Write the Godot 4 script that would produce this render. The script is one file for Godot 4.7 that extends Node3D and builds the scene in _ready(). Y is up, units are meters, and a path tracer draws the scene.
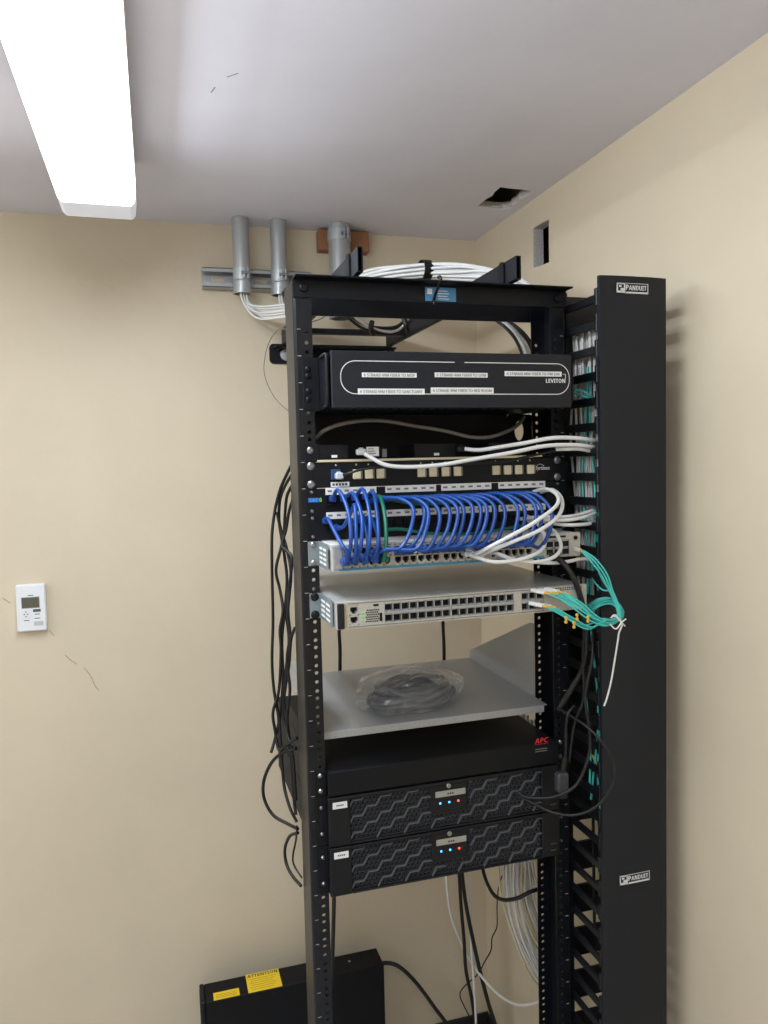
extends Node3D

const RACK_U := 0.04445
const TOP_MARK := 2.047
const LAMP_GLOW := 3.5
var origin := {}
var taken := {}
var M := {}
var rng := RandomNumberGenerator.new()

func unit_y(k: float) -> float:
	return TOP_MARK - RACK_U * k

# ---------------------------------------------------------------- nodes
func numbered(called: String) -> String:
	if not taken.has(called):
		taken[called] = 0
		return called
	taken[called] += 1
	return "%s_%03d" % [called, taken[called]]

func describe(o: Node, label: String, category: String, group := "", kind := "") -> void:
	if label: o.set_meta("label", label)
	if category: o.set_meta("category", category)
	if group: o.set_meta("group", group)
	if kind: o.set_meta("kind", kind)

func thing(called: String, label: String, category: String, at: Vector3, group := "") -> Node3D:
	var o := Node3D.new()
	o.name = numbered(called)
	add_child(o)
	o.position = at
	origin[o] = at
	describe(o, label, category, group)
	return o

func obj(called: String, st: SurfaceTool, m: Material, parent: Node3D = null) -> MeshInstance3D:
	st.generate_normals()
	var mesh := st.commit()
	var o := MeshInstance3D.new()
	if parent == null:
		var box := mesh.get_aabb()
		var c := box.position + Vector3(box.size.x / 2, 0, box.size.z / 2)
		var s2 := SurfaceTool.new()
		s2.append_from(mesh, 0, Transform3D(Basis(), -c))
		mesh = s2.commit()
		o.mesh = mesh
		o.name = numbered(called)
		add_child(o)
		o.position = c
		origin[o] = c
	else:
		o.mesh = mesh
		o.name = called
		parent.add_child(o, true)
		o.position = -origin[parent]
		origin[o] = Vector3.ZERO
	o.material_override = m
	o.cast_shadow = GeometryInstance3D.SHADOW_CASTING_SETTING_ON
	return o

func place(called: String, mesh: Mesh, m: Material, parent: Node3D, at: Vector3, basis := Basis()) -> MeshInstance3D:
	var o := MeshInstance3D.new()
	o.mesh = mesh
	o.name = called
	parent.add_child(o, true)
	o.transform = Transform3D(basis, at - origin[parent])
	o.material_override = m
	origin[o] = at
	return o

func structure(called: String, st: SurfaceTool, m: Material) -> MeshInstance3D:
	var o := obj(called, st, m)
	o.set_meta("kind", "structure")
	return o

# ---------------------------------------------------------------- shapes
func begin() -> SurfaceTool:
	var st := SurfaceTool.new()
	st.begin(Mesh.PRIMITIVE_TRIANGLES)
	st.set_smooth_group(-1)
	return st

func tri(st: SurfaceTool, a: Vector3, b: Vector3, c: Vector3, n: Vector3) -> void:
	if (a - c).cross(a - b).dot(n) < 0:
		var t := b
		b = c
		c = t
	st.add_vertex(a)
	st.add_vertex(b)
	st.add_vertex(c)

func quad(st: SurfaceTool, a: Vector3, b: Vector3, c: Vector3, d: Vector3, n: Vector3) -> void:
	tri(st, a, b, c, n)
	tri(st, a, c, d, n)

# chamfered box between two corners
func bx(st: SurfaceTool, lo: Vector3, hi: Vector3, bev := 0.0) -> void:
	var c := (lo + hi) / 2
	var h := (hi - lo).abs() / 2
	var b: float = minf(bev, minf(h.x, minf(h.y, h.z)) * 0.9)
	if b <= 0.0:
		for ax in 3:
			for s in [-1.0, 1.0]:
				var u := (ax + 1) % 3
				var v := (ax + 2) % 3
				var p := []
				for k in [[-1, -1], [1, -1], [1, 1], [-1, 1]]:
					var q := Vector3.ZERO
					q[ax] = s * h[ax]
					q[u] = k[0] * h[u]
					q[v] = k[1] * h[v]
					p.append(c + q)
				var n := Vector3.ZERO
				n[ax] = s
				quad(st, p[0], p[1], p[2], p[3], n)
		return
	for ax in 3:
		var u := (ax + 1) % 3
		var v := (ax + 2) % 3
		for s in [-1.0, 1.0]:
			var p := []
			for k in [[-1, -1], [1, -1], [1, 1], [-1, 1]]:
				var q := Vector3.ZERO
				q[ax] = s * h[ax]
				q[u] = k[0] * (h[u] - b)
				q[v] = k[1] * (h[v] - b)
				p.append(c + q)
			var n := Vector3.ZERO
			n[ax] = s
			quad(st, p[0], p[1], p[2], p[3], n)
		# the four edges along this axis
		for su in [-1.0, 1.0]:
			for sv in [-1.0, 1.0]:
				var p := []
				for k in [[-1, 0], [1, 0], [1, 1], [-1, 1]]:
					var q := Vector3.ZERO
					q[ax] = k[0] * (h[ax] - b)
					q[u] = su * (h[u] if k[1] == 0 else h[u] - b)
					q[v] = sv * (h[v] - b if k[1] == 0 else h[v])
					p.append(c + q)
				var n := Vector3.ZERO
				n[u] = su
				n[v] = sv
				quad(st, p[0], p[1], p[2], p[3], n)
	for sx in [-1.0, 1.0]:
		for sy in [-1.0, 1.0]:
			for sz in [-1.0, 1.0]:
				var s := Vector3(sx, sy, sz)
				tri(st, c + s * Vector3(h.x, h.y - b, h.z - b), c + s * Vector3(h.x - b, h.y, h.z - b), c + s * Vector3(h.x - b, h.y - b, h.z), s)

func box_shape(lo: Vector3, hi: Vector3, bev := 0.0) -> SurfaceTool:
	var st := begin()
	bx(st, lo, hi, bev)
	return st

func box_mesh(size: Vector3, bev := 0.0) -> ArrayMesh:
	var st := box_shape(-size / 2, size / 2, bev)
	st.generate_normals()
	return st.commit()

func curve(pts: Array, steps := 6) -> PackedVector3Array:
	var out := PackedVector3Array()
	var n := pts.size()
	for i in n - 1:
		var p0: Vector3 = pts[maxi(i - 1, 0)]
		var p1: Vector3 = pts[i]
		var p2: Vector3 = pts[i + 1]
		var p3: Vector3 = pts[mini(i + 2, n - 1)]
		for k in steps:
			out.append(p1.cubic_interpolate(p2, p0, p3, float(k) / steps))
	out.append(pts[n - 1])
	return out

func tube(st: SurfaceTool, pts: PackedVector3Array, r: float, sides := 8, cap := true) -> void:
	st.set_smooth_group(0)
	var rings := []
	var t0 := (pts[1] - pts[0]).normalized()
	var up := Vector3.UP if absf(t0.y) < 0.9 else Vector3.RIGHT
	var nrm := t0.cross(up).normalized()
	for i in pts.size():
		var t: Vector3
		if i == 0: t = pts[1] - pts[0]
		elif i == pts.size() - 1: t = pts[i] - pts[i - 1]
		else: t = pts[i + 1] - pts[i - 1]
		t = t.normalized()
		nrm = (nrm - t * nrm.dot(t)).normalized()
		var bin := t.cross(nrm)
		var ring := []
		for k in sides:
			var a := TAU * k / sides
			ring.append(pts[i] + (nrm * cos(a) + bin * sin(a)) * r)
		rings.append(ring)
	for i in pts.size() - 1:
		for k in sides:
			var k2 := (k + 1) % sides
			var mid: Vector3 = (rings[i][k] + rings[i][k2]) / 2.0 - pts[i]
			quad(st, rings[i][k], rings[i][k2], rings[i + 1][k2], rings[i + 1][k], mid)
	st.set_smooth_group(-1)
	if cap:
		for e in [0, pts.size() - 1]:
			var n: Vector3 = (pts[0] - pts[1]) if e == 0 else (pts[e] - pts[e - 1])
			for k in range(1, sides - 1):
				tri(st, rings[e][0], rings[e][k], rings[e][k + 1], n)

# profile: [radius, height] pairs turned about an axis through a point
func lathe(st: SurfaceTool, profile: Array, at: Vector3, axis := Vector3.UP, sides := 20) -> void:
	var u := axis.cross(Vector3.RIGHT if absf(axis.x) < 0.9 else Vector3.UP).normalized()
	var v := axis.cross(u).normalized()
	for i in profile.size() - 1:
		var a: Array = profile[i]
		var b: Array = profile[i + 1]
		var flat_ring := absf(a[1] - b[1]) < 1e-6
		st.set_smooth_group(-1 if flat_ring else i + 1)
		for k in sides:
			var d0 := u * cos(TAU * k / sides) + v * sin(TAU * k / sides)
			var d1 := u * cos(TAU * (k + 1) / sides) + v * sin(TAU * (k + 1) / sides)
			var n := d0 + d1
			if flat_ring:
				n = axis * (1.0 if (b[0] < a[0]) else -1.0)
			var q := [at + axis * a[1] + d0 * a[0], at + axis * a[1] + d1 * a[0], at + axis * b[1] + d1 * b[0], at + axis * b[1] + d0 * b[0]]
			if a[0] > 1e-6: tri(st, q[0], q[1], q[2], n)
			if b[0] > 1e-6: tri(st, q[0], q[2], q[3], n)
	st.set_smooth_group(-1)

# a flat polygon in the plane of u and v, given thickness along w
func slab(st: SurfaceTool, poly: PackedVector2Array, at: Vector3, u: Vector3, v: Vector3, w: Vector3) -> void:
	var idx := Geometry2D.triangulate_polygon(poly)
	var c := Vector2.ZERO
	for p in poly: c += p / poly.size()
	for i in range(0, idx.size(), 3):
		var p := []
		for k in 3: p.append(at + u * poly[idx[i + k]].x + v * poly[idx[i + k]].y)
		tri(st, p[0], p[1], p[2], -w)
		tri(st, p[0] + w, p[1] + w, p[2] + w, w)
	var turn := 0.0
	for i in poly.size():
		turn += poly[i].cross(poly[(i + 1) % poly.size()])
	for i in poly.size():
		var a := poly[i]
		var b := poly[(i + 1) % poly.size()]
		var e := (b - a)
		var n2 := Vector2(e.y, -e.x) * signf(turn)
		var pa := at + u * a.x + v * a.y
		var pb := at + u * b.x + v * b.y
		quad(st, pa, pb, pb + w, pa + w, u * n2.x + v * n2.y)

func round_rect(w: float, h: float, r: float, n := 5) -> PackedVector2Array:
	var out := PackedVector2Array()
	for q in [[1, 1, 0], [-1, 1, 1], [-1, -1, 2], [1, -1, 3]]:
		for k in n + 1:
			var a: float = PI / 2 * (q[2] + float(k) / n)
			out.append(Vector2(q[0] * (w / 2 - r) + cos(a) * r, q[1] * (h / 2 - r) + sin(a) * r))
	return out

# a plate in the plane of u and v with a hole of the given outline: a ring of quads, thick along w
func holed(st: SurfaceTool, outer: PackedVector2Array, inner: PackedVector2Array, at: Vector3, u: Vector3, v: Vector3, w: Vector3) -> void:
	var n := outer.size()
	for i in n:
		var j := (i + 1) % n
		var a := at + u * outer[i].x + v * outer[i].y
		var b := at + u * outer[j].x + v * outer[j].y
		var c := at + u * inner[j].x + v * inner[j].y
		var d := at + u * inner[i].x + v * inner[i].y
		quad(st, a, b, c, d, -w)
		quad(st, a + w, b + w, c + w, d + w, w)
		var mid := (a + b) / 2 - (c + d) / 2
		quad(st, d, c, c + w, d + w, mid)
		quad(st, a, b, b + w, a + w, -mid * -1.0)

# an upright steel strip with a hole punched at every height of ys
func punched(st: SurfaceTool, x0: float, x1: float, ys: Array, y0: float, y1: float, z0: float, z1: float, hx: float, r: float) -> void:
	for i in ys.size():
		var hy: float = ys[i]
		var ya: float = y0 if i == 0 else (ys[i - 1] + hy) / 2
		var yb: float = y1 if i == ys.size() - 1 else (ys[i + 1] + hy) / 2
		var outer := PackedVector2Array([Vector2(x1, hy), Vector2(x1, yb), Vector2(hx, yb), Vector2(x0, yb), Vector2(x0, hy), Vector2(x0, ya), Vector2(hx, ya), Vector2(x1, ya)])
		var inner := PackedVector2Array()
		for k in 8: inner.append(Vector2(hx + cos(TAU * k / 8) * r, hy + sin(TAU * k / 8) * r))
		holed(st, outer, inner, Vector3(0, 0, z0), Vector3.RIGHT, Vector3.UP, Vector3(0, 0, z1 - z0))

# lettering fitted to a width and a height, facing +z unless a basis is given
func lettering(called: String, words: String, parent: Node3D, at: Vector3, w: float, h: float, m: Material, basis := Basis(), font_name := "Droid Sans", weight := 400) -> void:
	var f := SystemFont.new()
	f.font_names = PackedStringArray([font_name])
	f.font_weight = weight
	var t := TextMesh.new()
	t.font = f
	t.text = words
	t.font_size = 32
	t.pixel_size = 0.01
	t.depth = 0.02
	t.curve_step = 4.0
	var box := t.get_aabb()
	var sx := w / maxf(box.size.x, 0.001)
	var sy := h / maxf(box.size.y, 0.001)
	var c := box.get_center()
	var b := basis * Basis.from_scale(Vector3(sx, sy, 0.02))
	place(called, t, m, parent, at - b * c, b)

# ---------------------------------------------------------------- materials
func grain(seed_value: int, freq: float, lo: float, hi: float, octaves := 4, size := 512) -> ImageTexture:
	var n := FastNoiseLite.new()
	n.seed = seed_value
	n.noise_type = FastNoiseLite.TYPE_SIMPLEX_SMOOTH
	n.frequency = freq
	n.fractal_octaves = octaves
	var im := n.get_seamless_image(size, size)
	im.convert(Image.FORMAT_RGB8)
	for y in size:
		for x in size:
			var v := lerpf(lo, hi, im.get_pixel(x, y).r)
			im.set_pixel(x, y, Color(v, v, v))
	im.generate_mipmaps()
	return ImageTexture.create_from_image(im)

func bumps(seed_value: int, freq: float, strength: float, size := 512) -> ImageTexture:
	var n := FastNoiseLite.new()
	n.seed = seed_value
	n.frequency = freq
	n.fractal_octaves = 3
	var im := n.get_seamless_image(size, size)
	im.convert(Image.FORMAT_RGBA8)
	im.bump_map_to_normal_map(strength)
	return ImageTexture.create_from_image(im)

func mat(color: Color, rough := 0.5, metal := 0.0, spec := 0.5) -> StandardMaterial3D:
	var m := StandardMaterial3D.new()
	m.albedo_color = color
	m.roughness = rough
	m.metallic = metal
	m.metallic_specular = spec
	return m

func grainy(m: StandardMaterial3D, tex: Texture2D, scale: float, normal: Texture2D = null, depth := 0.3) -> StandardMaterial3D:
	m.albedo_texture = tex
	m.uv1_triplanar = true
	m.uv1_world_triplanar = true
	m.uv1_scale = Vector3.ONE * scale
	if normal:
		m.normal_enabled = true
		m.normal_texture = normal
		m.normal_scale = depth
	return m

func glow(color: Color, energy: float) -> StandardMaterial3D:
	var m := mat(color, 0.4)
	m.emission_enabled = true
	m.emission = color
	m.emission_energy_multiplier = energy
	return m

func make_materials() -> void:
	var soft := grain(3, 0.006, 0.97, 1.0)
	var fine := grain(5, 0.08, 0.86, 1.0)
	var speck := grain(8, 0.05, 0.7, 1.0)
	var peel := bumps(11, 0.06, 3.0)
	M.wall = grainy(mat(Color8(221, 206, 181), 0.55), soft, 0.7, peel, 0.06)
	M.ceiling = grainy(mat(Color8(232, 229, 240), 0.85), soft, 0.9, peel, 0.04)
	M.floor = grainy(mat(Color8(226, 227, 230), 0.5), speck, 1.1)
	M.cove = grainy(mat(Color8(38, 37, 36), 0.5), fine, 2.0)
	M.plaster = grainy(mat(Color8(238, 232, 228), 0.95), speck, 9.0, peel, 0.8)
	M.cavity = grainy(mat(Color8(168, 150, 126), 0.9), speck, 3.0)
	M.post = grainy(mat(Color8(17, 19, 26), 0.32, 0.0, 0.45), fine, 6.0, peel, 0.03)
	M.black = grainy(mat(Color8(17, 19, 26), 0.45, 0.0, 0.35), fine, 6.0, peel, 0.1)
	M.black_soft = grainy(mat(Color8(17, 18, 22), 0.6, 0.0, 0.35), fine, 6.0)
	M.deep = mat(Color8(23, 23, 26), 0.6, 0.0, 0.35)  # black plastic; also the painted shade of flat hole and slot marks
	M.charcoal = grainy(mat(Color8(29, 32, 40), 0.5, 0.0, 0.4), fine, 5.0, peel, 0.08)
	M.finger = grainy(mat(Color8(18, 20, 26), 0.4), fine, 6.0)
	M.mark = mat(Color8(190, 190, 190), 0.6)
	M.white = mat(Color8(236, 236, 236), 0.5)
	M.print_white = mat(Color8(225, 225, 225), 0.6)
	M.ink = mat(Color8(60, 60, 64), 0.7)
	M.red_ink = mat(Color8(214, 44, 52), 0.6)
	M.galvanized = grainy(mat(Color8(186, 188, 190), 0.36, 0.45), fine, 8.0)
	M.zinc = grainy(mat(Color8(196, 202, 206), 0.42, 0.5), fine, 8.0)
	M.bracket = grainy(mat(Color8(150, 160, 164), 0.45, 0.3), fine, 8.0)
	M.screw = mat(Color8(160, 160, 164), 0.3, 0.9)
	M.wood = grainy(mat(Color8(182, 126, 88), 0.7), speck, 5.0)
	M.wood.uv1_scale = Vector3(4, 30, 30)
	M.white_cable = mat(Color8(228, 227, 226), 0.42)
	M.grey_cable = mat(Color8(122, 118, 112), 0.5)
	M.grey_white_cable = mat(Color8(196, 194, 192), 0.5)
	M.blue_cable = mat(Color8(20, 70, 150), 0.33)
	M.blue_plug = mat(Color8(28, 66, 142), 0.3)
	M.green_cable = mat(Color8(18, 104, 84), 0.4)
	M.teal_cable = mat(Color8(76, 198, 190), 0.4)
	M.black_cable = mat(Color8(18, 18, 20), 0.45)
	M.clear_plug = mat(Color8(206, 208, 214), 0.2)
	M.yellow = mat(Color8(226, 178, 70), 0.45)
	M.switch_white = grainy(mat(Color8(222, 222, 222), 0.45), fine, 5.0)
	M.switch_face = grainy(mat(Color8(196, 192, 182), 0.5), fine, 5.0)
	M.stripe = mat(Color8(58, 132, 168), 0.45)
	M.steel_top = grainy(mat(Color8(196, 196, 196), 0.35, 0.35), fine, 6.0)
	M.shelf = grainy(mat(Color8(176, 177, 178), 0.42, 0.15), fine, 6.0, peel, 0.08)
	M.bezel = grainy(mat(Color8(20, 21, 26), 0.5, 0.0, 0.4), fine, 6.0)
	M.ridge_highlight = mat(Color8(88, 90, 95), 0.4)  # bezel grey made paler to carry the highlight on its edges
	M.mesh_bar = mat(Color8(50, 52, 58), 0.5)
	M.ivory = mat(Color8(222, 210, 178), 0.5)
	M.label = mat(Color8(232, 232, 234), 0.6)
	M.sticker_blue = grainy(mat(Color8(92, 162, 210), 0.5), speck, 20.0)
	M.sign_yellow = mat(Color8(240, 204, 40), 0.55)
	M.lcd = mat(Color8(96, 92, 80), 0.25)
	M.thermo = mat(Color8(236, 236, 238), 0.45)
	M.fixture = mat(Color8(235, 235, 238), 0.5)
	M.scuff = mat(Color8(178, 162, 138), 0.9)
	M.scuff_dark = mat(Color8(140, 136, 142), 0.9)
	M.bag = mat(Color(0.96, 0.97, 0.99, 0.1), 0.13)
	M.bag.transparency = BaseMaterial3D.TRANSPARENCY_ALPHA
	M.lamp = glow(Color(1.0, 0.99, 0.97), LAMP_GLOW)
	M.end_glow = glow(Color(0.9, 0.91, 0.95), 0.35)
	M.led_blue = glow(Color(0.25, 0.7, 1.0), 2.5)
	M.led_red = glow(Color(1.0, 0.28, 0.22), 2.5)
	M.led_green = glow(Color(0.55, 0.85, 0.5), 0.25)

const CEIL := 2.467
const BACK := -0.85
const SIDE := 0.4467
const LAMP_DROP := 0.12
const LAMP_LONG := 1.22
const LAMPS := [Vector2(-0.5735, 0.155), Vector2(-0.5735, 1.8), Vector2(-2.2, 0.155), Vector2(-2.2, 1.8)]  # only the first is in view; the others are added for brightness
const LAMP_POWER := 0.95
const LAMP_COLOR := Color(0.91, 0.96, 1.0)

func _ready() -> void:
	rng.seed = 41
	# camera
	var cam := Camera3D.new()
	cam.name = "camera"
	cam.position = Vector3(-0.4845, 1.8201, 1.2829)
	cam.rotation_order = EULER_ORDER_YXZ
	cam.rotation = Vector3(-0.063284, -0.287785, -0.024315)
	cam.fov = 67.361
	cam.near = 0.02
	add_child(cam)
	cam.current = true
	# environment: a closed windowless room, so the sky stays dark
	var we := WorldEnvironment.new()
	we.name = "environment"
	var env := Environment.new()
	env.background_mode = Environment.BG_COLOR
	env.background_color = Color(0.02, 0.02, 0.02)
	env.tonemap_mode = Environment.TONE_MAPPER_LINEAR
	env.tonemap_exposure = 1.0
	env.sdfgi_enabled = true
	env.ssao_enabled = true
	env.ssil_enabled = true
	we.environment = env
	add_child(we)
	# the light of the ceiling fixtures: one in view, its unseen twins added to brighten walls and ceiling.
	# each wraparound diffuser gives light from its flat bottom and from its two sloping sides
	for at in LAMPS:
		for face in [[0.0, 0.11, 0.0, 0.3], [-1.0, 0.02, 30.0, 0.48], [1.0, 0.02, 30.0, 0.48], [-1.0, 0.03, 56.0, 0.23], [1.0, 0.03, 56.0, 0.23]]:
			var lamp := AreaLight3D.new()
			lamp.name = numbered("ceiling_fixture_light")
			lamp.area_size = Vector2(face[1], LAMP_LONG - 0.17)
			lamp.position = Vector3(at.x + face[0] * (0.08 if face[2] > 40.0 else 0.074), CEIL - LAMP_DROP + (-0.004 if face[2] < 1.0 else (0.002 if face[2] < 40.0 else 0.016)), at.y)
			lamp.basis = Basis(Vector3(0, 0, 1), face[0] * deg_to_rad(face[2])) * Basis(Vector3(1, 0, 0), -PI / 2)
			lamp.light_color = LAMP_COLOR
			lamp.light_energy = face[3] * LAMP_POWER
			lamp.area_range = 12.0
			lamp.shadow_enabled = true
			add_child(lamp)

	make_materials()
	build_room()
	for i in LAMPS.size(): build_fixture(LAMPS[i], ["white ceiling light fixture with a glowing diffuser above the rack", "added unseen ceiling light fixture directly behind the viewer", "added unseen ceiling light fixture in the second row nearest the back wall", "added unseen ceiling light fixture in the second row behind the viewer"][i])
	build_rack()
	build_manager()
	build_runway()
	build_conduits()
	build_enclosure()
	build_converters()
	build_panels()
	build_ethernet_switch()
	build_fiber_switch()
	build_shelf_and_bag()
	build_power_unit()
	build_servers()
	build_backup_unit()
	build_thermostat()
	build_cables()

# ---------------------------------------------------------------- the room
func build_room() -> void:
	var x0 := -3.1
	var z1 := 2.9
	structure("floor", box_shape(Vector3(x0 - 0.1, -0.1, BACK - 0.1), Vector3(SIDE + 0.1, 0, z1 + 0.1)), M.floor)
	var back := structure("wall_back", box_shape(Vector3(x0 - 0.1, 0, BACK - 0.1), Vector3(SIDE, CEIL, BACK)), M.wall)
	structure("wall_left", box_shape(Vector3(x0 - 0.1, 0, BACK), Vector3(x0, CEIL, z1)), M.wall)
	structure("wall_front", box_shape(Vector3(x0 - 0.1, 0, z1), Vector3(SIDE, CEIL, z1 + 0.1)), M.wall)
	# wall with a square hole cut through its board
	var st := begin()
	var t := 0.028
	var ya := 2.27
	var yb := 2.42
	var za := -0.52
	var zb := -0.38
	bx(st, Vector3(SIDE, 0, BACK - 0.1), Vector3(SIDE + t, CEIL, za))
	bx(st, Vector3(SIDE, 0, zb), Vector3(SIDE + t, CEIL, z1 + 0.1))
	bx(st, Vector3(SIDE, 0, za), Vector3(SIDE + t, ya, zb))
	bx(st, Vector3(SIDE, yb, za), Vector3(SIDE + t, CEIL, zb))
	var inner := PackedVector2Array([Vector2(-0.489, 2.3005), Vector2(-0.4885, 2.35), Vector2(-0.489, 2.3975), Vector2(-0.447, 2.398), Vector2(-0.408, 2.3955), Vector2(-0.4095, 2.345), Vector2(-0.4085, 2.2945), Vector2(-0.45, 2.2965)])
	var outer := PackedVector2Array([Vector2(za, ya), Vector2(za, 2.35), Vector2(za, yb), Vector2(-0.447, yb), Vector2(zb, yb), Vector2(zb, 2.345), Vector2(zb, ya), Vector2(-0.45, ya)])
	holed(st, outer, inner, Vector3(SIDE, 0, 0), Vector3(0, 0, 1), Vector3.UP, Vector3(t, 0, 0))
	var right := structure("wall_right", st, M.wall)
	# bare board inside the cut
	st = begin()
	var core := PackedVector2Array()
	for p in inner: core.append((p - Vector2(-0.448, 2.346)) * 0.985 + Vector2(-0.448, 2.346))
	holed(st, inner, core, Vector3(SIDE + 0.002, 0, 0), Vector3(0, 0, 1), Vector3.UP, Vector3(t - 0.002, 0, 0))
	obj("cut_board_edge", st, M.plaster, right)
	st = begin()
	# stud bay behind the board
	bx(st, Vector3(SIDE + t, 0.1, -0.74), Vector3(SIDE + t + 0.09, 2.46, -0.7))
	bx(st, Vector3(SIDE + t, 0.1, -0.34), Vector3(SIDE + t + 0.09, 2.46, -0.3))
	bx(st, Vector3(SIDE + t, 0.06, -0.74), Vector3(SIDE + t + 0.09, 0.1, -0.3))
	bx(st, Vector3(SIDE + t, 2.46, -0.74), Vector3(SIDE + t + 0.09, 2.5, -0.3))
	bx(st, Vector3(SIDE + t + 0.09, 0.06, -0.74), Vector3(SIDE + t + 0.102, 2.5, -0.3))
	obj("wall_cavity", st, M.cavity, right)
	# ceiling with a ragged hole
	st = begin()
	var ct := 0.016
	var xa := 0.3
	var xb := SIDE
	za = -0.62
	zb = -0.38
	bx(st, Vector3(x0 - 0.1, CEIL, BACK - 0.1), Vector3(SIDE + 0.05, CEIL + ct, za))
	bx(st, Vector3(x0 - 0.1, CEIL, zb), Vector3(SIDE + 0.05, CEIL + ct, z1 + 0.1))
	bx(st, Vector3(x0 - 0.1, CEIL, za), Vector3(xa, CEIL + ct, zb))
	bx(st, Vector3(xb, CEIL, za), Vector3(SIDE + 0.05, CEIL + ct, zb))
	inner = PackedVector2Array([Vector2(0.3285, -0.567), Vector2(0.372, -0.572), Vector2(0.401, -0.569), Vector2(0.4205, -0.556), Vector2(0.413, -0.535), Vector2(0.4165, -0.51), Vector2(0.411, -0.488), Vector2(0.4175, -0.46), Vector2(0.4195, -0.431), Vector2(0.385, -0.427), Vector2(0.35, -0.4265), Vector2(0.3275, -0.424), Vector2(0.3285, -0.46), Vector2(0.334, -0.485), Vector2(0.329, -0.51), Vector2(0.3295, -0.54)])
	outer = PackedVector2Array([Vector2(xa, za), Vector2(0.36, za), Vector2(0.4, za), Vector2(xb, za), Vector2(xb, -0.54), Vector2(xb, -0.5), Vector2(xb, -0.46), Vector2(xb, -0.42), Vector2(xb, zb), Vector2(0.39, zb), Vector2(0.34, zb), Vector2(xa, zb), Vector2(xa, -0.42), Vector2(xa, -0.46), Vector2(xa, -0.5), Vector2(xa, -0.55)])
	holed(st, outer, inner, Vector3(0, CEIL, 0), Vector3.RIGHT, Vector3(0, 0, 1), Vector3(0, ct, 0))
	var ceiling := structure("ceiling", st, M.ceiling)
	st = begin()
	core = PackedVector2Array()
	for p in inner: core.append((p - Vector2(0.373, -0.497)) * 0.94 + Vector2(0.373, -0.497))
	holed(st, inner, core, Vector3(0, CEIL + 0.0015, 0), Vector3.RIGHT, Vector3(0, 0, 1), Vector3(0, ct - 0.0015, 0))
	obj("cut_board_edge", st, M.plaster, ceiling)
	st = begin()
	# joist bay above the board
	bx(st, Vector3(-0.6, CEIL + ct, -0.74), Vector3(0.44, CEIL + 0.26, -0.7))
	bx(st, Vector3(-0.6, CEIL + ct, -0.34), Vector3(0.44, CEIL + 0.26, -0.3))
	bx(st, Vector3(-0.64, CEIL + ct, -0.74), Vector3(-0.6, CEIL + 0.26, -0.3))
	bx(st, Vector3(0.44, CEIL + ct, -0.74), Vector3(0.48, CEIL + 0.26, -0.3))
	bx(st, Vector3(-0.64, CEIL + 0.26, -0.74), Vector3(0.48, CEIL + 0.28, -0.3))
	obj("ceiling_cavity", st, M.cavity, ceiling)
	# black cove base
	structure("baseboard_back", box_shape(Vector3(x0, 0, BACK), Vector3(SIDE, 0.097, BACK + 0.006), 0.002), M.cove)
	structure("baseboard_right", box_shape(Vector3(SIDE - 0.006, 0, BACK + 0.006), Vector3(SIDE, 0.097, z1), 0.002), M.cove)
	# scuffs
	for s in [[Vector3(-0.7291, 1.3422, -0.849), Vector3(-0.713, 1.3247, -0.849), Vector3(-0.7012, 1.3156, -0.849)], [Vector3(-0.6846, 1.3033, -0.849), Vector3(-0.6708, 1.2832, -0.849), Vector3(-0.6598, 1.2526, -0.849), Vector3(-0.6504, 1.2409, -0.849)], [Vector3(-0.868, 1.5022, -0.849), Vector3(-0.8525, 1.4882, -0.849)], [Vector3(-0.7644, 1.4111, -0.849), Vector3(-0.7532, 1.3944, -0.849)]]:
		st = begin()
		tube(st, curve(s, 3), 0.0007, 5)
		obj("scuff_mark", st, M.scuff, back)
	for s in [[Vector3(-0.343, CEIL - 0.0002, -0.052), Vector3(-0.3267, CEIL - 0.0002, -0.035)], [Vector3(-0.365, CEIL - 0.0004, -0.111), Vector3(-0.3597, CEIL - 0.0004, -0.091)]]:
		st = begin()
		tube(st, PackedVector3Array(s), 0.0009, 5)
		obj("scuff_mark", st, M.scuff_dark, ceiling)

func build_fixture(at: Vector2, label: String) -> void:
	var t := thing("ceiling_light", label, "light fixture", Vector3(at.x, CEIL - LAMP_DROP, at.y), "ceiling light fixtures")
	var za := at.y - LAMP_LONG / 2
	var zb := at.y + LAMP_LONG / 2
	var y0 := CEIL - LAMP_DROP
	var st := begin()
	bx(st, Vector3(at.x - 0.075, y0 + 0.048, za), Vector3(at.x - 0.072, CEIL, zb))
	bx(st, Vector3(at.x + 0.072, y0 + 0.048, za), Vector3(at.x + 0.075, CEIL, zb))
	bx(st, Vector3(at.x - 0.075, y0 + 0.048, za), Vector3(at.x + 0.075, CEIL, za + 0.003))
	bx(st, Vector3(at.x - 0.075, y0 + 0.048, zb - 0.003), Vector3(at.x + 0.075, CEIL, zb))
	obj("housing", st, M.fixture, t)
	var sec := PackedVector2Array([Vector2(-0.075, 0.05), Vector2(-0.0745, 0.03), Vector2(-0.072, 0.008), Vector2(-0.064, 0.0), Vector2(0.064, 0.0), Vector2(0.072, 0.008), Vector2(0.0745, 0.03), Vector2(0.075, 0.05)])
	st = begin()
	slab(st, sec, Vector3(at.x, y0, za + 0.085), Vector3.RIGHT, Vector3.UP, Vector3(0, 0, zb - za - 0.17))
	obj("diffuser", st, M.lamp, t)
	for z in [za - 0.001, zb - 0.084]:
		st = begin()
		slab(st, sec, Vector3(at.x, y0 - 0.0005, z), Vector3.RIGHT, Vector3.UP, Vector3(0, 0, 0.085))
		obj("dim_lens_end", st, M.end_glow, t)  # ends of the lens itself, less lit, given a dimmer glow

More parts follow.
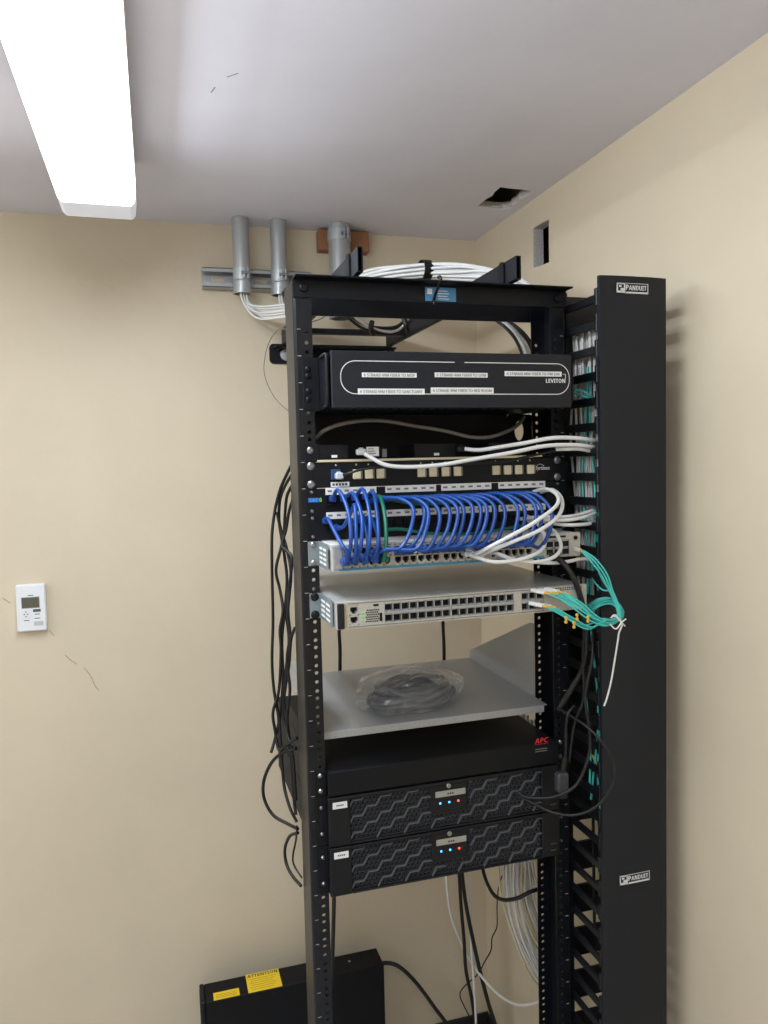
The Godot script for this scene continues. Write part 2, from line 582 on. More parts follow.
# ---------------------------------------------------------------- two-post rack
func hole_heights() -> Array:
	var ys := []
	for k in range(45, -1, -1):
		for d in [0.0381, 0.02225, 0.00635]:
			ys.append(unit_y(k) - d)
	return ys

func build_rack() -> void:
	var t := thing("equipment_rack", "tall black two-post steel rack with punched uprights, full of network gear", "rack", Vector3(0, 0, -0.04))
	var ys := hole_heights()
	var y0 := 0.006
	var y1 := 2.128
	for s in [-1.0, 1.0]:
		var st := begin()
		# web with softly rounded front corner, then the two punched flanges
		bx(st, Vector3(s * 0.254, y0, -0.074), Vector3(s * 0.2505, y1, -0.004))
		quad(st, Vector3(s * 0.254, y0, -0.004), Vector3(s * 0.254, y1, -0.004), Vector3(s * 0.2525, y1, -0.001), Vector3(s * 0.2525, y0, -0.001), Vector3(s, 0, 0.6))
		quad(st, Vector3(s * 0.2525, y0, -0.001), Vector3(s * 0.2525, y1, -0.001), Vector3(s * 0.249, y1, 0), Vector3(s * 0.249, y0, 0), Vector3(s * 0.4, 0, 1))
		for z in [[-0.003, 0.0], [-0.077, -0.074]]:
			var xi: float = minf(s * 0.2225, s * 0.249)
			var xo: float = maxf(s * 0.2225, s * 0.249)
			if z[1] < -0.01:
				xi = minf(s * 0.2225, s * 0.254)
				xo = maxf(s * 0.2225, s * 0.254)
			punched(st, xi, xo, ys, y0, y1, z[0], z[1], s * 0.2325, 0.0034)
		var post := obj("post", st, M.post, t)
		st = begin()
		for k in 46:
			bx(st, Vector3(s * 0.2455 - 0.003, unit_y(k) - 0.0004, 0), Vector3(s * 0.2455 + 0.003, unit_y(k) + 0.0004, 0.0003))
		obj("unit_marks", st, M.mark, post).set_meta("kind", "stuff")
	# top angles, the front one with its flange towards the room
	var st := begin()
	bx(st, Vector3(-0.254, 2.099, 0.0), Vector3(0.254, 2.131, 0.003))
	bx(st, Vector3(-0.254, 2.128, 0.0), Vector3(0.254, 2.131, 0.029), 0.001)
	var front := obj("top_angle", st, M.black, t)
	st = begin()
	bx(st, Vector3(-0.254, 2.085, -0.081), Vector3(0.254, 2.131, -0.078))
	bx(st, Vector3(-0.254, 2.128, -0.114), Vector3(0.254, 2.131, -0.078), 0.001)
	obj("top_angle", st, M.black, t)
	for x in [-0.236, 0.236]:
		st = begin()
		lathe(st, [[0.0, 0.0], [0.0075, 0.0], [0.0075, 0.004], [0.006, 0.006], [0.0, 0.006]], Vector3(x, 2.114, 0.003), Vector3(0, 0, 1), 6)
		obj("bolt", st, M.black, t)
	var sticker := obj("maker_sticker", box_shape(Vector3(-0.0213, 2.1008, 0.003), Vector3(0.0361, 2.1245, 0.0034)), M.sticker_blue, front)
	sticker.set_meta("label", "small blue printed sticker")
	st = begin()
	bx(st, Vector3(-0.0175, 2.1125, 0.0034), Vector3(-0.0085, 2.122, 0.0036))
	for k in 4: bx(st, Vector3(0.002, 2.118 - k * 0.0045, 0.0034), Vector3(0.02 + 0.003 * (k % 2), 2.1192 - k * 0.0045, 0.0036))
	obj("sticker_print", st, M.label, front)
	# base angles on the floor
	for z in [[0.0, 0.08], [-0.16, -0.078]]:
		st = begin()
		bx(st, Vector3(-0.254, 0.0, z[0]), Vector3(0.254, 0.006, z[1]), 0.001)
		obj("base_angle", st, M.black, t)
	var strap := begin()
	tube(strap, curve([Vector3(-0.008, 2.134, 0.034), Vector3(-0.007, 2.134, 0.039), Vector3(-0.007, 2.127, 0.041), Vector3(-0.0065, 2.106, 0.009), Vector3(-0.006, 2.095, 0.006)], 5), 0.0028, 6)
	describe(obj("strap", strap, M.black_cable), "short black strap hanging over the blue sticker on the rack top", "strap")

func ear_screws(parent: Node3D, ys: Array, m: Material, z := 0.003, r := 0.0062) -> void:
	var st := begin()
	lathe(st, [[0.0, 0.0], [r, 0.0], [r, 0.0012], [r * 0.6, 0.0034], [0.0, 0.0036]], Vector3.ZERO, Vector3(0, 0, 1), 14)
	bx(st, Vector3(-r * 0.6, -0.0006, 0.0034), Vector3(r * 0.6, 0.0006, 0.0039))
	st.generate_normals()
	var mesh := st.commit()
	for y in ys:
		for s in [-1.0, 1.0]:
			place("screw", mesh, m, parent, Vector3(s * 0.2325, y, z))

func build_manager() -> void:
	var t := thing("cable_manager", "tall black vertical cable manager with finger ducts and flat charcoal cover beside the rack", "cable manager", Vector3(0.33, 0, 0.02))
	var st := begin()
	bx(st, Vector3(0.262, 0.02, -0.045), Vector3(0.284, 2.128, -0.04))
	bx(st, Vector3(0.376, 0.02, -0.045), Vector3(0.398, 2.128, -0.04))
	bx(st, Vector3(0.284, 1.1, -0.045), Vector3(0.376, 2.128, -0.04))
	for k in 12: bx(st, Vector3(0.284, 0.02 + k * 0.0889, -0.045), Vector3(0.376, 0.078 + k * 0.0889, -0.04))
	bx(st, Vector3(0.262, 0.02, -0.04), Vector3(0.265, 2.128, -0.012))
	bx(st, Vector3(0.395, 0.02, -0.04), Vector3(0.398, 2.128, -0.012))
	obj("back_channel", st, M.finger, t)
	# fingers: one per rack unit on each side, with a tall hooked tip
	var prof := begin()
	bx(prof, Vector3(-0.003, -0.0075, -0.05), Vector3(0.003, 0.0075, 0.052), 0.0015)
	bx(prof, Vector3(-0.003, -0.013, 0.046), Vector3(0.003, 0.018, 0.054), 0.0012)
	prof.generate_normals()
	var mesh := prof.commit()
	for k in 47:
		var y := 2.098 - k * RACK_U
		place("finger", mesh, M.finger, t, Vector3(0.2655, y, 0.036))
		place("finger", mesh, M.finger, t, Vector3(0.3945, y, 0.036))
	# cover, gently bowed, with turned-back edges
	var sec := PackedVector2Array()
	for k in 13:
		var u := -1.0 + k / 6.0
		sec.append(Vector2(0.331 + u * 0.0675, 0.1025 - 0.0035 * u * u - (0.0008 if absf(u) > 0.99 else 0.0)))
	for k in 13:
		var u := 1.0 - k / 6.0
		sec.append(Vector2(0.331 + u * 0.0675, 0.0925 - (0.001 if absf(u) > 0.99 else 0.0)))
	st = begin()
	slab(st, sec, Vector3(0, 0.022, 0), Vector3.RIGHT, Vector3(0, 0, 1), Vector3(0, 2.113, 0))
	var cover := obj("cover", st, M.charcoal, t)
	for y in [2.114, 1.0505]:
		var w := 0.064
		var h := 0.0175
		var c := Vector3(0.3265, y, 0.1026)
		st = begin()
		for e in [[-w / 2, -h / 2, w / 2, -h / 2 + 0.0008], [-w / 2, h / 2 - 0.0008, w / 2, h / 2], [-w / 2, -h / 2, -w / 2 + 0.0008, h / 2], [w / 2 - 0.0008, -h / 2, w / 2, h / 2], [-w / 2, -h / 2, -w / 2 + 0.018, -h / 2 + 0.004], [-w / 2 + 0.02, -h / 2 + 0.001, w / 2 - 0.002, -h / 2 + 0.0028]]:
			bx(st, c + Vector3(e[0], e[1], -0.002), c + Vector3(e[2], e[3], 0.0004))
		# the mark: a light square with a dark letter shape cut from four bars
		for e in [[-0.032, -0.0055, -0.029, 0.0085], [-0.032, 0.0065, -0.0145, 0.0085], [-0.0165, -0.0055, -0.0145, 0.0085], [-0.0232, -0.0055, -0.0165, 0.0], [-0.026, 0.0018, -0.0215, 0.0046]]:
			bx(st, c + Vector3(e[0], e[1], -0.002), c + Vector3(e[2], e[3], 0.0004))
		obj("logo_plate", st, M.print_white, cover)
		lettering("logo_lettering", "P", cover, c + Vector3(-0.0105, 0.0015, 0.0003), 0.0055, 0.009, M.print_white, Basis(), "Droid Sans", 800)
		lettering("logo_lettering", "ANDUIT", cover, c + Vector3(0.0108, 0.001, 0.0003), 0.035, 0.008, M.print_white, Basis(), "Droid Sans", 800)

func build_runway() -> void:
	var t := thing("ladder_runway", "black ladder cable runway lying across the rack top to the wall", "cable runway", Vector3(0.01, 2.145, -0.42))
	for x in [-0.137, 0.158]:
		var st := begin()
		# open rectangular tube
		for e in [[-0.0048, 0.0, -0.0034, 0.042], [0.0034, 0.0, 0.0048, 0.042], [-0.0048, 0.0, 0.0048, 0.0014], [-0.0048, 0.0406, 0.0048, 0.042]]:
			bx(st, Vector3(x + e[0], 2.145 + e[1], -0.81), Vector3(x + e[2], 2.145 + e[3], 0.004))
		obj("stringer", st, M.charcoal, t)
		st = begin()
		slab(st, round_rect(0.022, 0.058, 0.0105), Vector3(x - 0.0088 if x > 0 else x - 0.0088, 2.16, -0.052), Vector3(0, 0, 1), Vector3.UP, Vector3(0.004, 0, 0))
		bx(st, Vector3(x - 0.02, 2.131, -0.07), Vector3(x + 0.01, 2.145, -0.04), 0.001)
		obj("clamp", st, M.black, t)
	for z in [-0.11, -0.38, -0.648]:
		obj("rung", box_shape(Vector3(-0.133, 2.15, z - 0.0125), Vector3(0.154, 2.163, z + 0.0125), 0.002), M.black, t)
	var b := thing("wall_bracket", "black wall angle bracket with rounded ends carrying the ladder runway", "bracket", Vector3(-0.05, 2.1, -0.84))
	var st := begin()
	slab(st, round_rect(0.358, 0.054, 0.012), Vector3(0.008, 2.1275, BACK), Vector3.RIGHT, Vector3.UP, Vector3(0, 0, 0.006))
	bx(st, Vector3(-0.16, 2.14, BACK + 0.004), Vector3(0.18, 2.145, BACK + 0.05), 0.001)
	obj("plate", st, M.black, b)
	for x in [-0.148, 0.16]:
		st = begin()
		lathe(st, [[0.0, 0.0], [0.006, 0.0], [0.005, 0.004], [0.0, 0.005]], Vector3(x, 2.143, BACK + 0.006), Vector3(0, 0, 1), 10)
		obj("bolt", st, M.screw, b)
	st = begin()
	lathe(st, [[0.0, 0.0], [0.016, 0.0], [0.016, 0.004], [0.0, 0.006]], Vector3(-0.1259, 2.1243, -0.842), Vector3(0, 0, 1), 18)
	obj("round_washer", st, M.galvanized, b)

func conduit(called_label: String, x: float, z: float, r: float, y0: float, strap_y: float) -> void:
	var t := thing("conduit", called_label, "conduit", Vector3(x, y0, z), "galvanized conduits at the wall")
	var st := begin()
	lathe(st, [[r * 0.9, y0], [r, y0], [r, CEIL - 0.001], [r * 0.9, CEIL - 0.001]], Vector3(x, 0, z), Vector3.UP, 24)
	lathe(st, [[r * 0.9, y0], [r * 0.9, CEIL - 0.002]], Vector3(x, 0, z), Vector3.UP, 24)
	obj("tube", st, M.galvanized, t)
	st = begin()
	lathe(st, [[r * 0.92, y0 - 0.004], [r * 1.1, y0 - 0.004], [r * 1.1, y0 + 0.026], [r * 1.05, y0 + 0.029], [r, y0 + 0.03]], Vector3(x, 0, z), Vector3.UP, 24)
	obj("end_bushing", st, M.galvanized, t)
	st = begin()
	lathe(st, [[r, strap_y - 0.014], [r * 1.06, strap_y - 0.014], [r * 1.06, strap_y + 0.014], [r, strap_y + 0.014]], Vector3(x, 0, z), Vector3.UP, 24)
	for s in [-1.0, 1.0]:
		bx(st, Vector3(x + s * 0.005 - 0.0015 + r * 0.35, strap_y - 0.014, z + r * 0.85), Vector3(x + s * 0.005 + 0.0015 + r * 0.35, strap_y + 0.014, z + r * 1.3), 0.0006)
	var strap := obj("strap", st, M.zinc, t)
	st = begin()
	lathe(st, [[0.0, -0.012], [0.0045, -0.012], [0.0045, 0.012], [0.0, 0.012]], Vector3(x + r * 0.35, strap_y, z + r * 1.14), Vector3.RIGHT, 8)
	obj("strap_bolt", st, M.screw, strap)

func build_conduits() -> void:
	conduit("galvanized conduit with white cables curving out, farthest from the wooden block", -0.2455, -0.782, 0.0222, 2.276, 2.322)
	conduit("galvanized conduit between the outer conduit and the wooden block", -0.1465, -0.782, 0.0215, 2.276, 2.322)
	conduit("thick galvanized conduit in front of the wooden block", 0.019, -0.782, 0.0298, 2.22, 2.436)
	# slotted strut channel
	var t := thing("strut_channel", "galvanized slotted strut channel screwed to the wall behind the conduits", "strut", Vector3(-0.2, 2.294, -0.83))
	var st := begin()
	var xa := -0.345
	var xb := -0.055
	bx(st, Vector3(xa, 2.294, BACK), Vector3(xb, 2.2965, -0.809), 0.0005)
	bx(st, Vector3(xa, 2.3415, BACK), Vector3(xb, 2.344, -0.809), 0.0005)
	bx(st, Vector3(xa, 2.294, -0.8115), Vector3(xb, 2.305, -0.809), 0.0005)
	bx(st, Vector3(xa, 2.333, -0.8115), Vector3(xb, 2.344, -0.809), 0.0005)
	bx(st, Vector3(xa, 2.2965, BACK), Vector3(xb, 2.312, BACK + 0.0025))
	bx(st, Vector3(xa, 2.326, BACK), Vector3(xb, 2.3415, BACK + 0.0025))
	for k in 5:
		bx(st, Vector3(xa + k * 0.058, 2.312, BACK), Vector3(xa + 0.024 + k * 0.058, 2.326, BACK + 0.0025))
	obj("channel", st, M.galvanized, t)
	var w := begin()
	bx(w, Vector3(-0.03, 2.4064, BACK), Vector3(0.112, 2.463, -0.813), 0.002)
	describe(obj("wood_block", w, M.wood), "reddish-brown wooden block on the wall behind the thickest conduit", "wood block")

# ---------------------------------------------------------------- rack equipment
func stadium_line(st: SurfaceTool, lo: Vector2, hi: Vector2, z: float, w: float, gap0: float, gap1: float) -> void:
	var r := (hi.y - lo.y) / 2 * 0.92
	var pts := []
	for q in [[hi.x - r, hi.y - r, 0], [lo.x + r, hi.y - r, 1], [lo.x + r, lo.y + r, 2], [hi.x - r, lo.y + r, 3]]:
		for k in 9:
			var a: float = PI / 2 * (q[2] + k / 8.0)
			pts.append(Vector2(q[0] + cos(a) * r, q[1] + sin(a) * r))
	for i in pts.size():
		var a: Vector2 = pts[i]
		var b: Vector2 = pts[(i + 1) % pts.size()]
		if a.distance_to(b) < 1e-5: continue
		var spans := [[a, b]]
		if a.y > hi.y - 0.001 and b.y > hi.y - 0.001 and absf(a.x - b.x) > 0.05:
			spans = [[a, Vector2(gap1, a.y)], [Vector2(gap0, a.y), b]]
		for s in spans:
			var d: Vector2 = (s[1] - s[0]).normalized().orthogonal() * w / 2
			var p := [s[0] + d, s[1] + d, s[1] - d, s[0] - d]
			quad(st, Vector3(p[0].x, p[0].y, z), Vector3(p[1].x, p[1].y, z), Vector3(p[2].x, p[2].y, z), Vector3(p[3].x, p[3].y, z), Vector3(0, 0, 1))

func ears(parent: Node3D, y0: float, y1: float, x_in: float, m: Material, z1 := 0.0025) -> void:
	for s in [-1.0, 1.0]:
		obj("mounting_ear", box_shape(Vector3(minf(s * x_in, s * 0.2413), y0, 0.0003), Vector3(maxf(s * x_in, s * 0.2413), y1, z1), 0.0006), m, parent)

func build_enclosure() -> void:
	var y0 := unit_y(3) - 0.004
	var y1 := unit_y(1) - 0.004
	var t := thing("fiber_enclosure", "black fiber patch enclosure with white outline and five label strips on its cover", "patch enclosure", Vector3(0, y0, -0.05))
	var st := begin()
	bx(st, Vector3(-0.2135, y0, -0.22), Vector3(0.2135, y0 + 0.002, 0.075))
	bx(st, Vector3(-0.2135, y1 - 0.002, -0.22), Vector3(0.2135, y1, 0.06))
	for s in [-1.0, 1.0]:
		bx(st, Vector3(s * 0.2135, y0, -0.22), Vector3(s * 0.2115, y1, 0.07))
	bx(st, Vector3(-0.2135, y0, -0.222), Vector3(0.2135, y1, -0.22))
	# fold-in bottom lip with slots
	for k in 26: bx(st, Vector3(-0.2 + k * 0.0158, y0 - 0.0015, 0.058), Vector3(-0.19 + k * 0.0158, y0, 0.066))
	obj("body", st, M.black, t)
	ears(t, y0 + 0.003, y1 + 0.001, 0.2135, M.black)
	ear_screws(t, [y0 + 0.02, y0 + 0.034, y1 - 0.018, y1 - 0.03], M.black, 0.0025, 0.005)
	# side rail and hinge hook by the cover
	for s in [-1.0, 1.0]:
		st = begin()
		tube(st, curve([Vector3(s * 0.2165, y1 - 0.003, 0.03), Vector3(s * 0.2175, y1 - 0.003, 0.07), Vector3(s * 0.2175, y1 - 0.012, 0.082), Vector3(s * 0.2175, y0 + 0.014, 0.082), Vector3(s * 0.2165, y0 + 0.005, 0.074), Vector3(s * 0.2155, y0 + 0.004, 0.05)], 4), 0.0028, 6)
		obj("hinge_rail", st, M.black_soft, t)
	var cover := obj("cover", box_shape(Vector3(-0.2125, y0 - 0.001, 0.083), Vector3(0.213, y1 + 0.001, 0.09), 0.0015), M.charcoal, t)
	st = begin()
	stadium_line(st, Vector2(-0.1975, 1.9315), Vector2(0.2085, 1.9835), 0.0903, 0.0013, -0.004, 0.014)
	obj("outline_print", st, M.print_white, cover)
	for e in [["6 STRAND MM FIBER TO MDF", -0.1628, 1.9658, -0.0706, 1.9571], ["6 STRAND MM FIBER TO GYM", -0.0392, 1.9671, 0.0548, 1.9581], ["6 STRAND MM FIBER TO PM 204", 0.0862, 1.9707, 0.1934, 1.9609], ["6 STRAND MM FIBER TO SANCTUARY", -0.1701, 1.9405, -0.0574, 1.9297], ["6 STRAND MM FIBER TO RED ROOM", -0.0467, 1.9427, 0.0653, 1.9316]]:
		var strip := obj("label_strip", box_shape(Vector3(e[1], e[4] + 0.0008, 0.0903), Vector3(e[3], e[2] - 0.0006, 0.0908)), M.label, cover)
		lettering("label_lettering", e[0], strip, Vector3((e[1] + e[3]) / 2, (e[2] + e[4]) / 2, 0.0909), (e[3] - e[1]) * 0.93, 0.0046, M.ink)
	lettering("brand_lettering", "LEVITON", cover, Vector3(0.182, 1.9545, 0.0904), 0.037, 0.0068, M.print_white, Basis(), "Droid Sans", 800)
	st = begin()
	for e in [[0.1955, 1.9655, 0.2015, 1.9663], [0.2007, 1.957, 0.2015, 1.9663]]: bx(st, Vector3(e[0], e[1], 0.09), Vector3(e[2], e[3], 0.0904))
	obj("brand_mark", st, M.print_white, cover)

func build_converters() -> void:
	var yb := unit_y(5) + 0.001
	var t := thing("equipment_tray", "black rack tray with a pale front lip and an oval opening in its back", "tray", Vector3(0, yb, -0.06))
	obj("tray_floor", box_shape(Vector3(-0.218, yb, -0.14), Vector3(0.218, yb + 0.002, 0.004)), M.black_soft, t)
	obj("front_lip", box_shape(Vector3(-0.2215, yb - 0.0005, 0.004), Vector3(0.2, yb + 0.0025, 0.006)), M.ivory, t)
	# back plate with an oval opening near its end
	var c := Vector2(0.206, 1.8775)
	var inner := PackedVector2Array()
	var outer := PackedVector2Array()
	var x0 := 0.18
	var x1 := 0.236
	var ya := yb + 0.002
	var yt := unit_y(3) - 0.0041
	for k in 32:
		var a := TAU * k / 32 + 0.001
		inner.append(c + Vector2(cos(a) * 0.0098, sin(a) * 0.019))
		var d := Vector2(cos(a), sin(a))
		var f := 1e9
		if d.x > 0: f = minf(f, (x1 - c.x) / d.x)
		if d.x < 0: f = minf(f, (x0 - c.x) / d.x)
		if d.y > 0: f = minf(f, (yt - c.y) / d.y)
		if d.y < 0: f = minf(f, (ya - c.y) / d.y)
		outer.append(c + d * f)
	var st := begin()
	holed(st, outer, inner, Vector3(0, 0, -0.1), Vector3.RIGHT, Vector3.UP, Vector3(0, 0, 0.002))
	bx(st, Vector3(-0.236, ya, -0.1), Vector3(x0, yt, -0.098))
	obj("back_plate", st, M.black_soft, t)
	ears(t, yb, yb + 0.03, 0.2175, M.black)
	ear_screws(t, [unit_y(4.55)], M.screw, 0.0025, 0.006)
	# media converters
	var g := "small black media converters on the tray"
	for e in [[-0.2195, -0.165, "small black media converter beside the punched upright", -0.002], [-0.045, 0.032, "small black media converter in the middle of the tray", -0.002], [0.105, 0.18, "small black media converter nearest the oval opening", -0.02]]:
		var m := thing("media_converter", e[2], "converter", Vector3((e[0] + e[1]) / 2, yb + 0.002, -0.04), g)
		var z: float = e[3]
		var body := obj("case", box_shape(Vector3(e[0], yb + 0.002, z - 0.085), Vector3(e[1], yb + 0.0275, z), 0.001), M.deep, m)
		obj("front_plate", box_shape(Vector3(e[0] + 0.002, yb + 0.004, z), Vector3(e[1] - 0.002, yb + 0.026, z + 0.001)), M.black, m)
		var mid: float = (e[0] + e[1]) / 2
		obj("sticker", box_shape(Vector3(mid - 0.003, yb + 0.006, z + 0.001), Vector3(mid + 0.007, yb + 0.0105, z + 0.0014)), M.label, m)
		st = begin()
		for k in 6: bx(st, Vector3(e[0] + 0.006 + k * 0.007, yb + 0.015, z + 0.001), Vector3(e[0] + 0.009 + k * 0.007, yb + 0.021, z + 0.0014))
		obj("painted_port_slots", st, M.deep, m)  # flat bars, dark with the shade of port openings
	var tag_at := Vector3(-0.126, yb + 0.014, 0.012)
	var lab := thing("cable_tag", "white paper tag beside the connectors on the tray", "tag", tag_at)
	obj("tag_paper", box_shape(tag_at + Vector3(-0.011, -0.007, 0), tag_at + Vector3(0.011, 0.009, 0.0006)), M.label, lab)
	st = begin()
	for k in 3: bx(st, tag_at + Vector3(-0.008, -0.003 + k * 0.004, 0.0006), tag_at + Vector3(0.006 - k * 0.002, -0.002 + k * 0.004, 0.0009))
	obj("tag_print", st, M.ink, lab)
	var box := thing("fiber_coupler", "small dark coupler block lying on the tray between converters", "coupler", Vector3(-0.102, yb + 0.002, 0.0))
	obj("coupler_body", box_shape(Vector3(-0.108, yb + 0.002, -0.02), Vector3(-0.096, yb + 0.022, 0.002), 0.001), M.deep, box)
	obj("coupler_face", box_shape(Vector3(-0.106, yb + 0.005, 0.002), Vector3(-0.098, yb + 0.019, 0.0035), 0.0005), M.grey_cable, box)

func jack_mesh(w: float, h: float, d: float) -> ArrayMesh:
	# a socket: frame of four bars round a sunk black floor, with a keyway step
	var st := begin()
	bx(st, Vector3(-w / 2, h / 2 - 0.001, 0), Vector3(w / 2, h / 2, d))
	bx(st, Vector3(-w / 2, -h / 2, 0), Vector3(w / 2, -h / 2 + 0.001, d))
	bx(st, Vector3(-w / 2, -h / 2, 0), Vector3(-w / 2 + 0.001, h / 2, d))
	bx(st, Vector3(w / 2 - 0.001, -h / 2, 0), Vector3(w / 2, h / 2, d))
	bx(st, Vector3(-w * 0.22, -h / 2, 0), Vector3(w * 0.22, -h / 2 + 0.0028, d * 0.8))
	bx(st, Vector3(-w / 2, -h / 2, -0.001), Vector3(w / 2, h / 2, 0.0004))
	st.generate_normals()
	return st.commit()

# a socket in a panel: a raised rim with a shaped opening, and the dark floor behind it
func rim_mesh(w: float, h: float, opening: PackedVector2Array, d: float) -> ArrayMesh:
	var outer := PackedVector2Array()
	for q in opening:
		var f: float = minf(w / 2 / maxf(absf(q.x), 1e-5), h / 2 / maxf(absf(q.y), 1e-5))
		outer.append(q * f)
	var st := begin()
	holed(st, outer, opening, Vector3.ZERO, Vector3.RIGHT, Vector3.UP, Vector3(0, 0, d))
	st.generate_normals()
	return st.commit()

func socket(called: String, rim: Mesh, floor_mesh: Mesh, m: Material, parent: Node3D, at: Vector3) -> void:
	var o := place(called, rim, m, parent, at)
	place("socket_floor", floor_mesh, M.deep, o, at + Vector3(0, 0, 0.0003))

# a face plate in the plane of z with windows of one height cut through it, from z - depth to z
func windowed(st: SurfaceTool, x0: float, x1: float, y0: float, y1: float, wy0: float, wy1: float, windows: Array, z: float, depth: float) -> void:
	bx(st, Vector3(x0, y0, z - depth), Vector3(x1, wy0, z))
	bx(st, Vector3(x0, wy1, z - depth), Vector3(x1, y1, z))
	var x := x0
	for w in windows:
		bx(st, Vector3(x, wy0, z - depth), Vector3(w[0], wy1, z))
		x = w[1]
	bx(st, Vector3(x, wy0, z - depth), Vector3(x1, wy1, z))

func jack_opening(w: float, h: float) -> PackedVector2Array:
	return PackedVector2Array([Vector2(w / 2, h / 2), Vector2(0, h / 2), Vector2(-w / 2, h / 2), Vector2(-w / 2, -h * 0.2), Vector2(-w * 0.3, -h * 0.22), Vector2(-w * 0.3, -h / 2), Vector2(w * 0.3, -h / 2), Vector2(w * 0.3, -h * 0.22), Vector2(w / 2, -h * 0.2)])

func slot_opening(w: float, h: float) -> PackedVector2Array:
	return PackedVector2Array([Vector2(w / 2, h / 2), Vector2(0, h / 2), Vector2(-w / 2, h / 2), Vector2(-w / 2, 0), Vector2(-w / 2, -h / 2), Vector2(0, -h / 2), Vector2(w / 2, -h / 2), Vector2(w / 2, 0)])

func build_panels() -> void:
	# one-unit keystone panel with ivory blanks
	var ya := unit_y(6) + 0.0006
	var yb := unit_y(5) - 0.0006
	var t := thing("keystone_jack_unit", "black one-unit panel with ivory blank inserts and one blue jack", "patch panel", Vector3(0, ya, 0.001))
	obj("panel_face", box_shape(Vector3(-0.2413, ya, 0.0003), Vector3(0.2413, yb, 0.0028), 0.0006), M.black, t)
	ear_screws(t, [unit_y(5) - 0.0065, unit_y(5) - 0.0375], M.screw, 0.0028, 0.0068)
	var insert := box_mesh(Vector3(0.0135, 0.0165, 0.006), 0.001)
	var rim := box_mesh(Vector3(0.003, 0.0165, 0.004), 0.0006)
	var yc := 1.8025
	for x in [-0.1532, -0.1318, -0.1112, -0.036, -0.0144, 0.0092, 0.0321, 0.107, 0.1299, 0.1519, 0.1762]:
		var b := place("blank_insert", insert, M.ivory, t, Vector3(x, yc, 0.005))
		place("insert_rim", rim, M.grey_cable, b, Vector3(x + 0.0085, yc, 0.0045))
	var st := begin()
	for x in [-0.1893, -0.1532, -0.1318, -0.1112, -0.036, -0.0144, 0.0092, 0.0321, 0.107, 0.1299, 0.1519, 0.1762]:
		bx(st, Vector3(x - 0.0012, 1.8175, 0.0028), Vector3(x + 0.0012, 1.8205, 0.003))
	obj("number_print", st, M.mark, t)
	obj("jack", box_shape(Vector3(-0.1985, 1.794, 0.0028), Vector3(-0.1815, 1.812, 0.006), 0.0008), mat(Color8(36, 74, 120), 0.4), t).set_meta("label", "blue jack")
	var tape := obj("tape_label", box_shape(Vector3(-0.199, 1.7818, 0.0028), Vector3(-0.1665, 1.79, 0.0034)), M.label, t)
	st = begin()
	for k in 5: bx(st, Vector3(-0.196 + k * 0.0055, 1.784, 0.0034), Vector3(-0.1922 + k * 0.0055, 1.788, 0.0036))
	obj("tape_print", st, M.ink, tape)
	lettering("logo_lettering", "Syrtimax", t, Vector3(0.2025, 1.8035, 0.003), 0.0285, 0.0085, M.print_white, Basis(Vector3(1, 0, 0), Vector3(0.2, 1, 0), Vector3(0, 0, 1)), "Droid Serif", 700)
	st = begin()
	tube(st, curve([Vector3(0.189, 1.8065, 0.003), Vector3(0.1925, 1.8105, 0.003), Vector3(0.198, 1.8115, 0.003), Vector3(0.205, 1.8085, 0.003)], 4), 0.0005, 4)
	obj("logo_swoosh", st, M.print_white, t)

	# two-unit patch panel, twenty-four jacks in each row
	ya = unit_y(8) + 0.0006
	yb = unit_y(6) - 0.0006
	var p := thing("patch_panel_unit", "black forty-eight port patch panel with white label strips above blue cables", "patch panel", Vector3(0, ya, 0.001))
	obj("panel_face", box_shape(Vector3(-0.2413, ya, 0.0003), Vector3(0.2413, yb, 0.003), 0.0006), M.black, p)
	ear_screws(p, [unit_y(6) - 0.006, unit_y(7) - 0.006, unit_y(7) + 0.006, unit_y(8) + 0.007], M.screw, 0.003, 0.003)
	var jack := jack_mesh(0.0142, 0.013, 0.004)
	for row in 2:
		var yl := 1.7745 - row * 0.0415
		for k in 4:
			var x0: float = [-0.2085, -0.1026, 0.0012, 0.1118][k]
			var w: float = [0.09, 0.094, 0.097, 0.095][k]
			var strip := obj("label_strip", box_shape(Vector3(x0, yl - 0.0058, 0.003), Vector3(x0 + w, yl + 0.006, 0.0042), 0.0004), M.label, p)
			st = begin()
			for i in 6: bx(st, Vector3(x0 + (i + 0.22) * w / 6, yl - 0.0012, 0.0042), Vector3(x0 + (i + 0.72) * w / 6, yl + 0.0022, 0.0044))
			obj("strip_print", st, M.grey_cable, strip)
			for i in 6:
				place("jack", jack, M.black_soft, p, Vector3(x0 + (i + 0.5) * w / 6, yl - 0.018, 0.0035))
	var badge := obj("badge", box_shape(Vector3(-0.2388, 1.757, 0.003), Vector3(-0.22, 1.7645, 0.0036)), mat(Color8(30, 108, 196), 0.5), p)
	badge.set_meta("label", "blue and green badge")
	lettering("badge_lettering", "CAT", badge, Vector3(-0.2295, 1.7607, 0.0037), 0.013, 0.0048, mat(Color8(120, 196, 240), 0.5))
	lettering("badge_lettering", "6", badge, Vector3(-0.2175, 1.761, 0.0034), 0.0042, 0.0068, mat(Color8(150, 208, 90), 0.5), Basis(), "Droid Sans", 800)

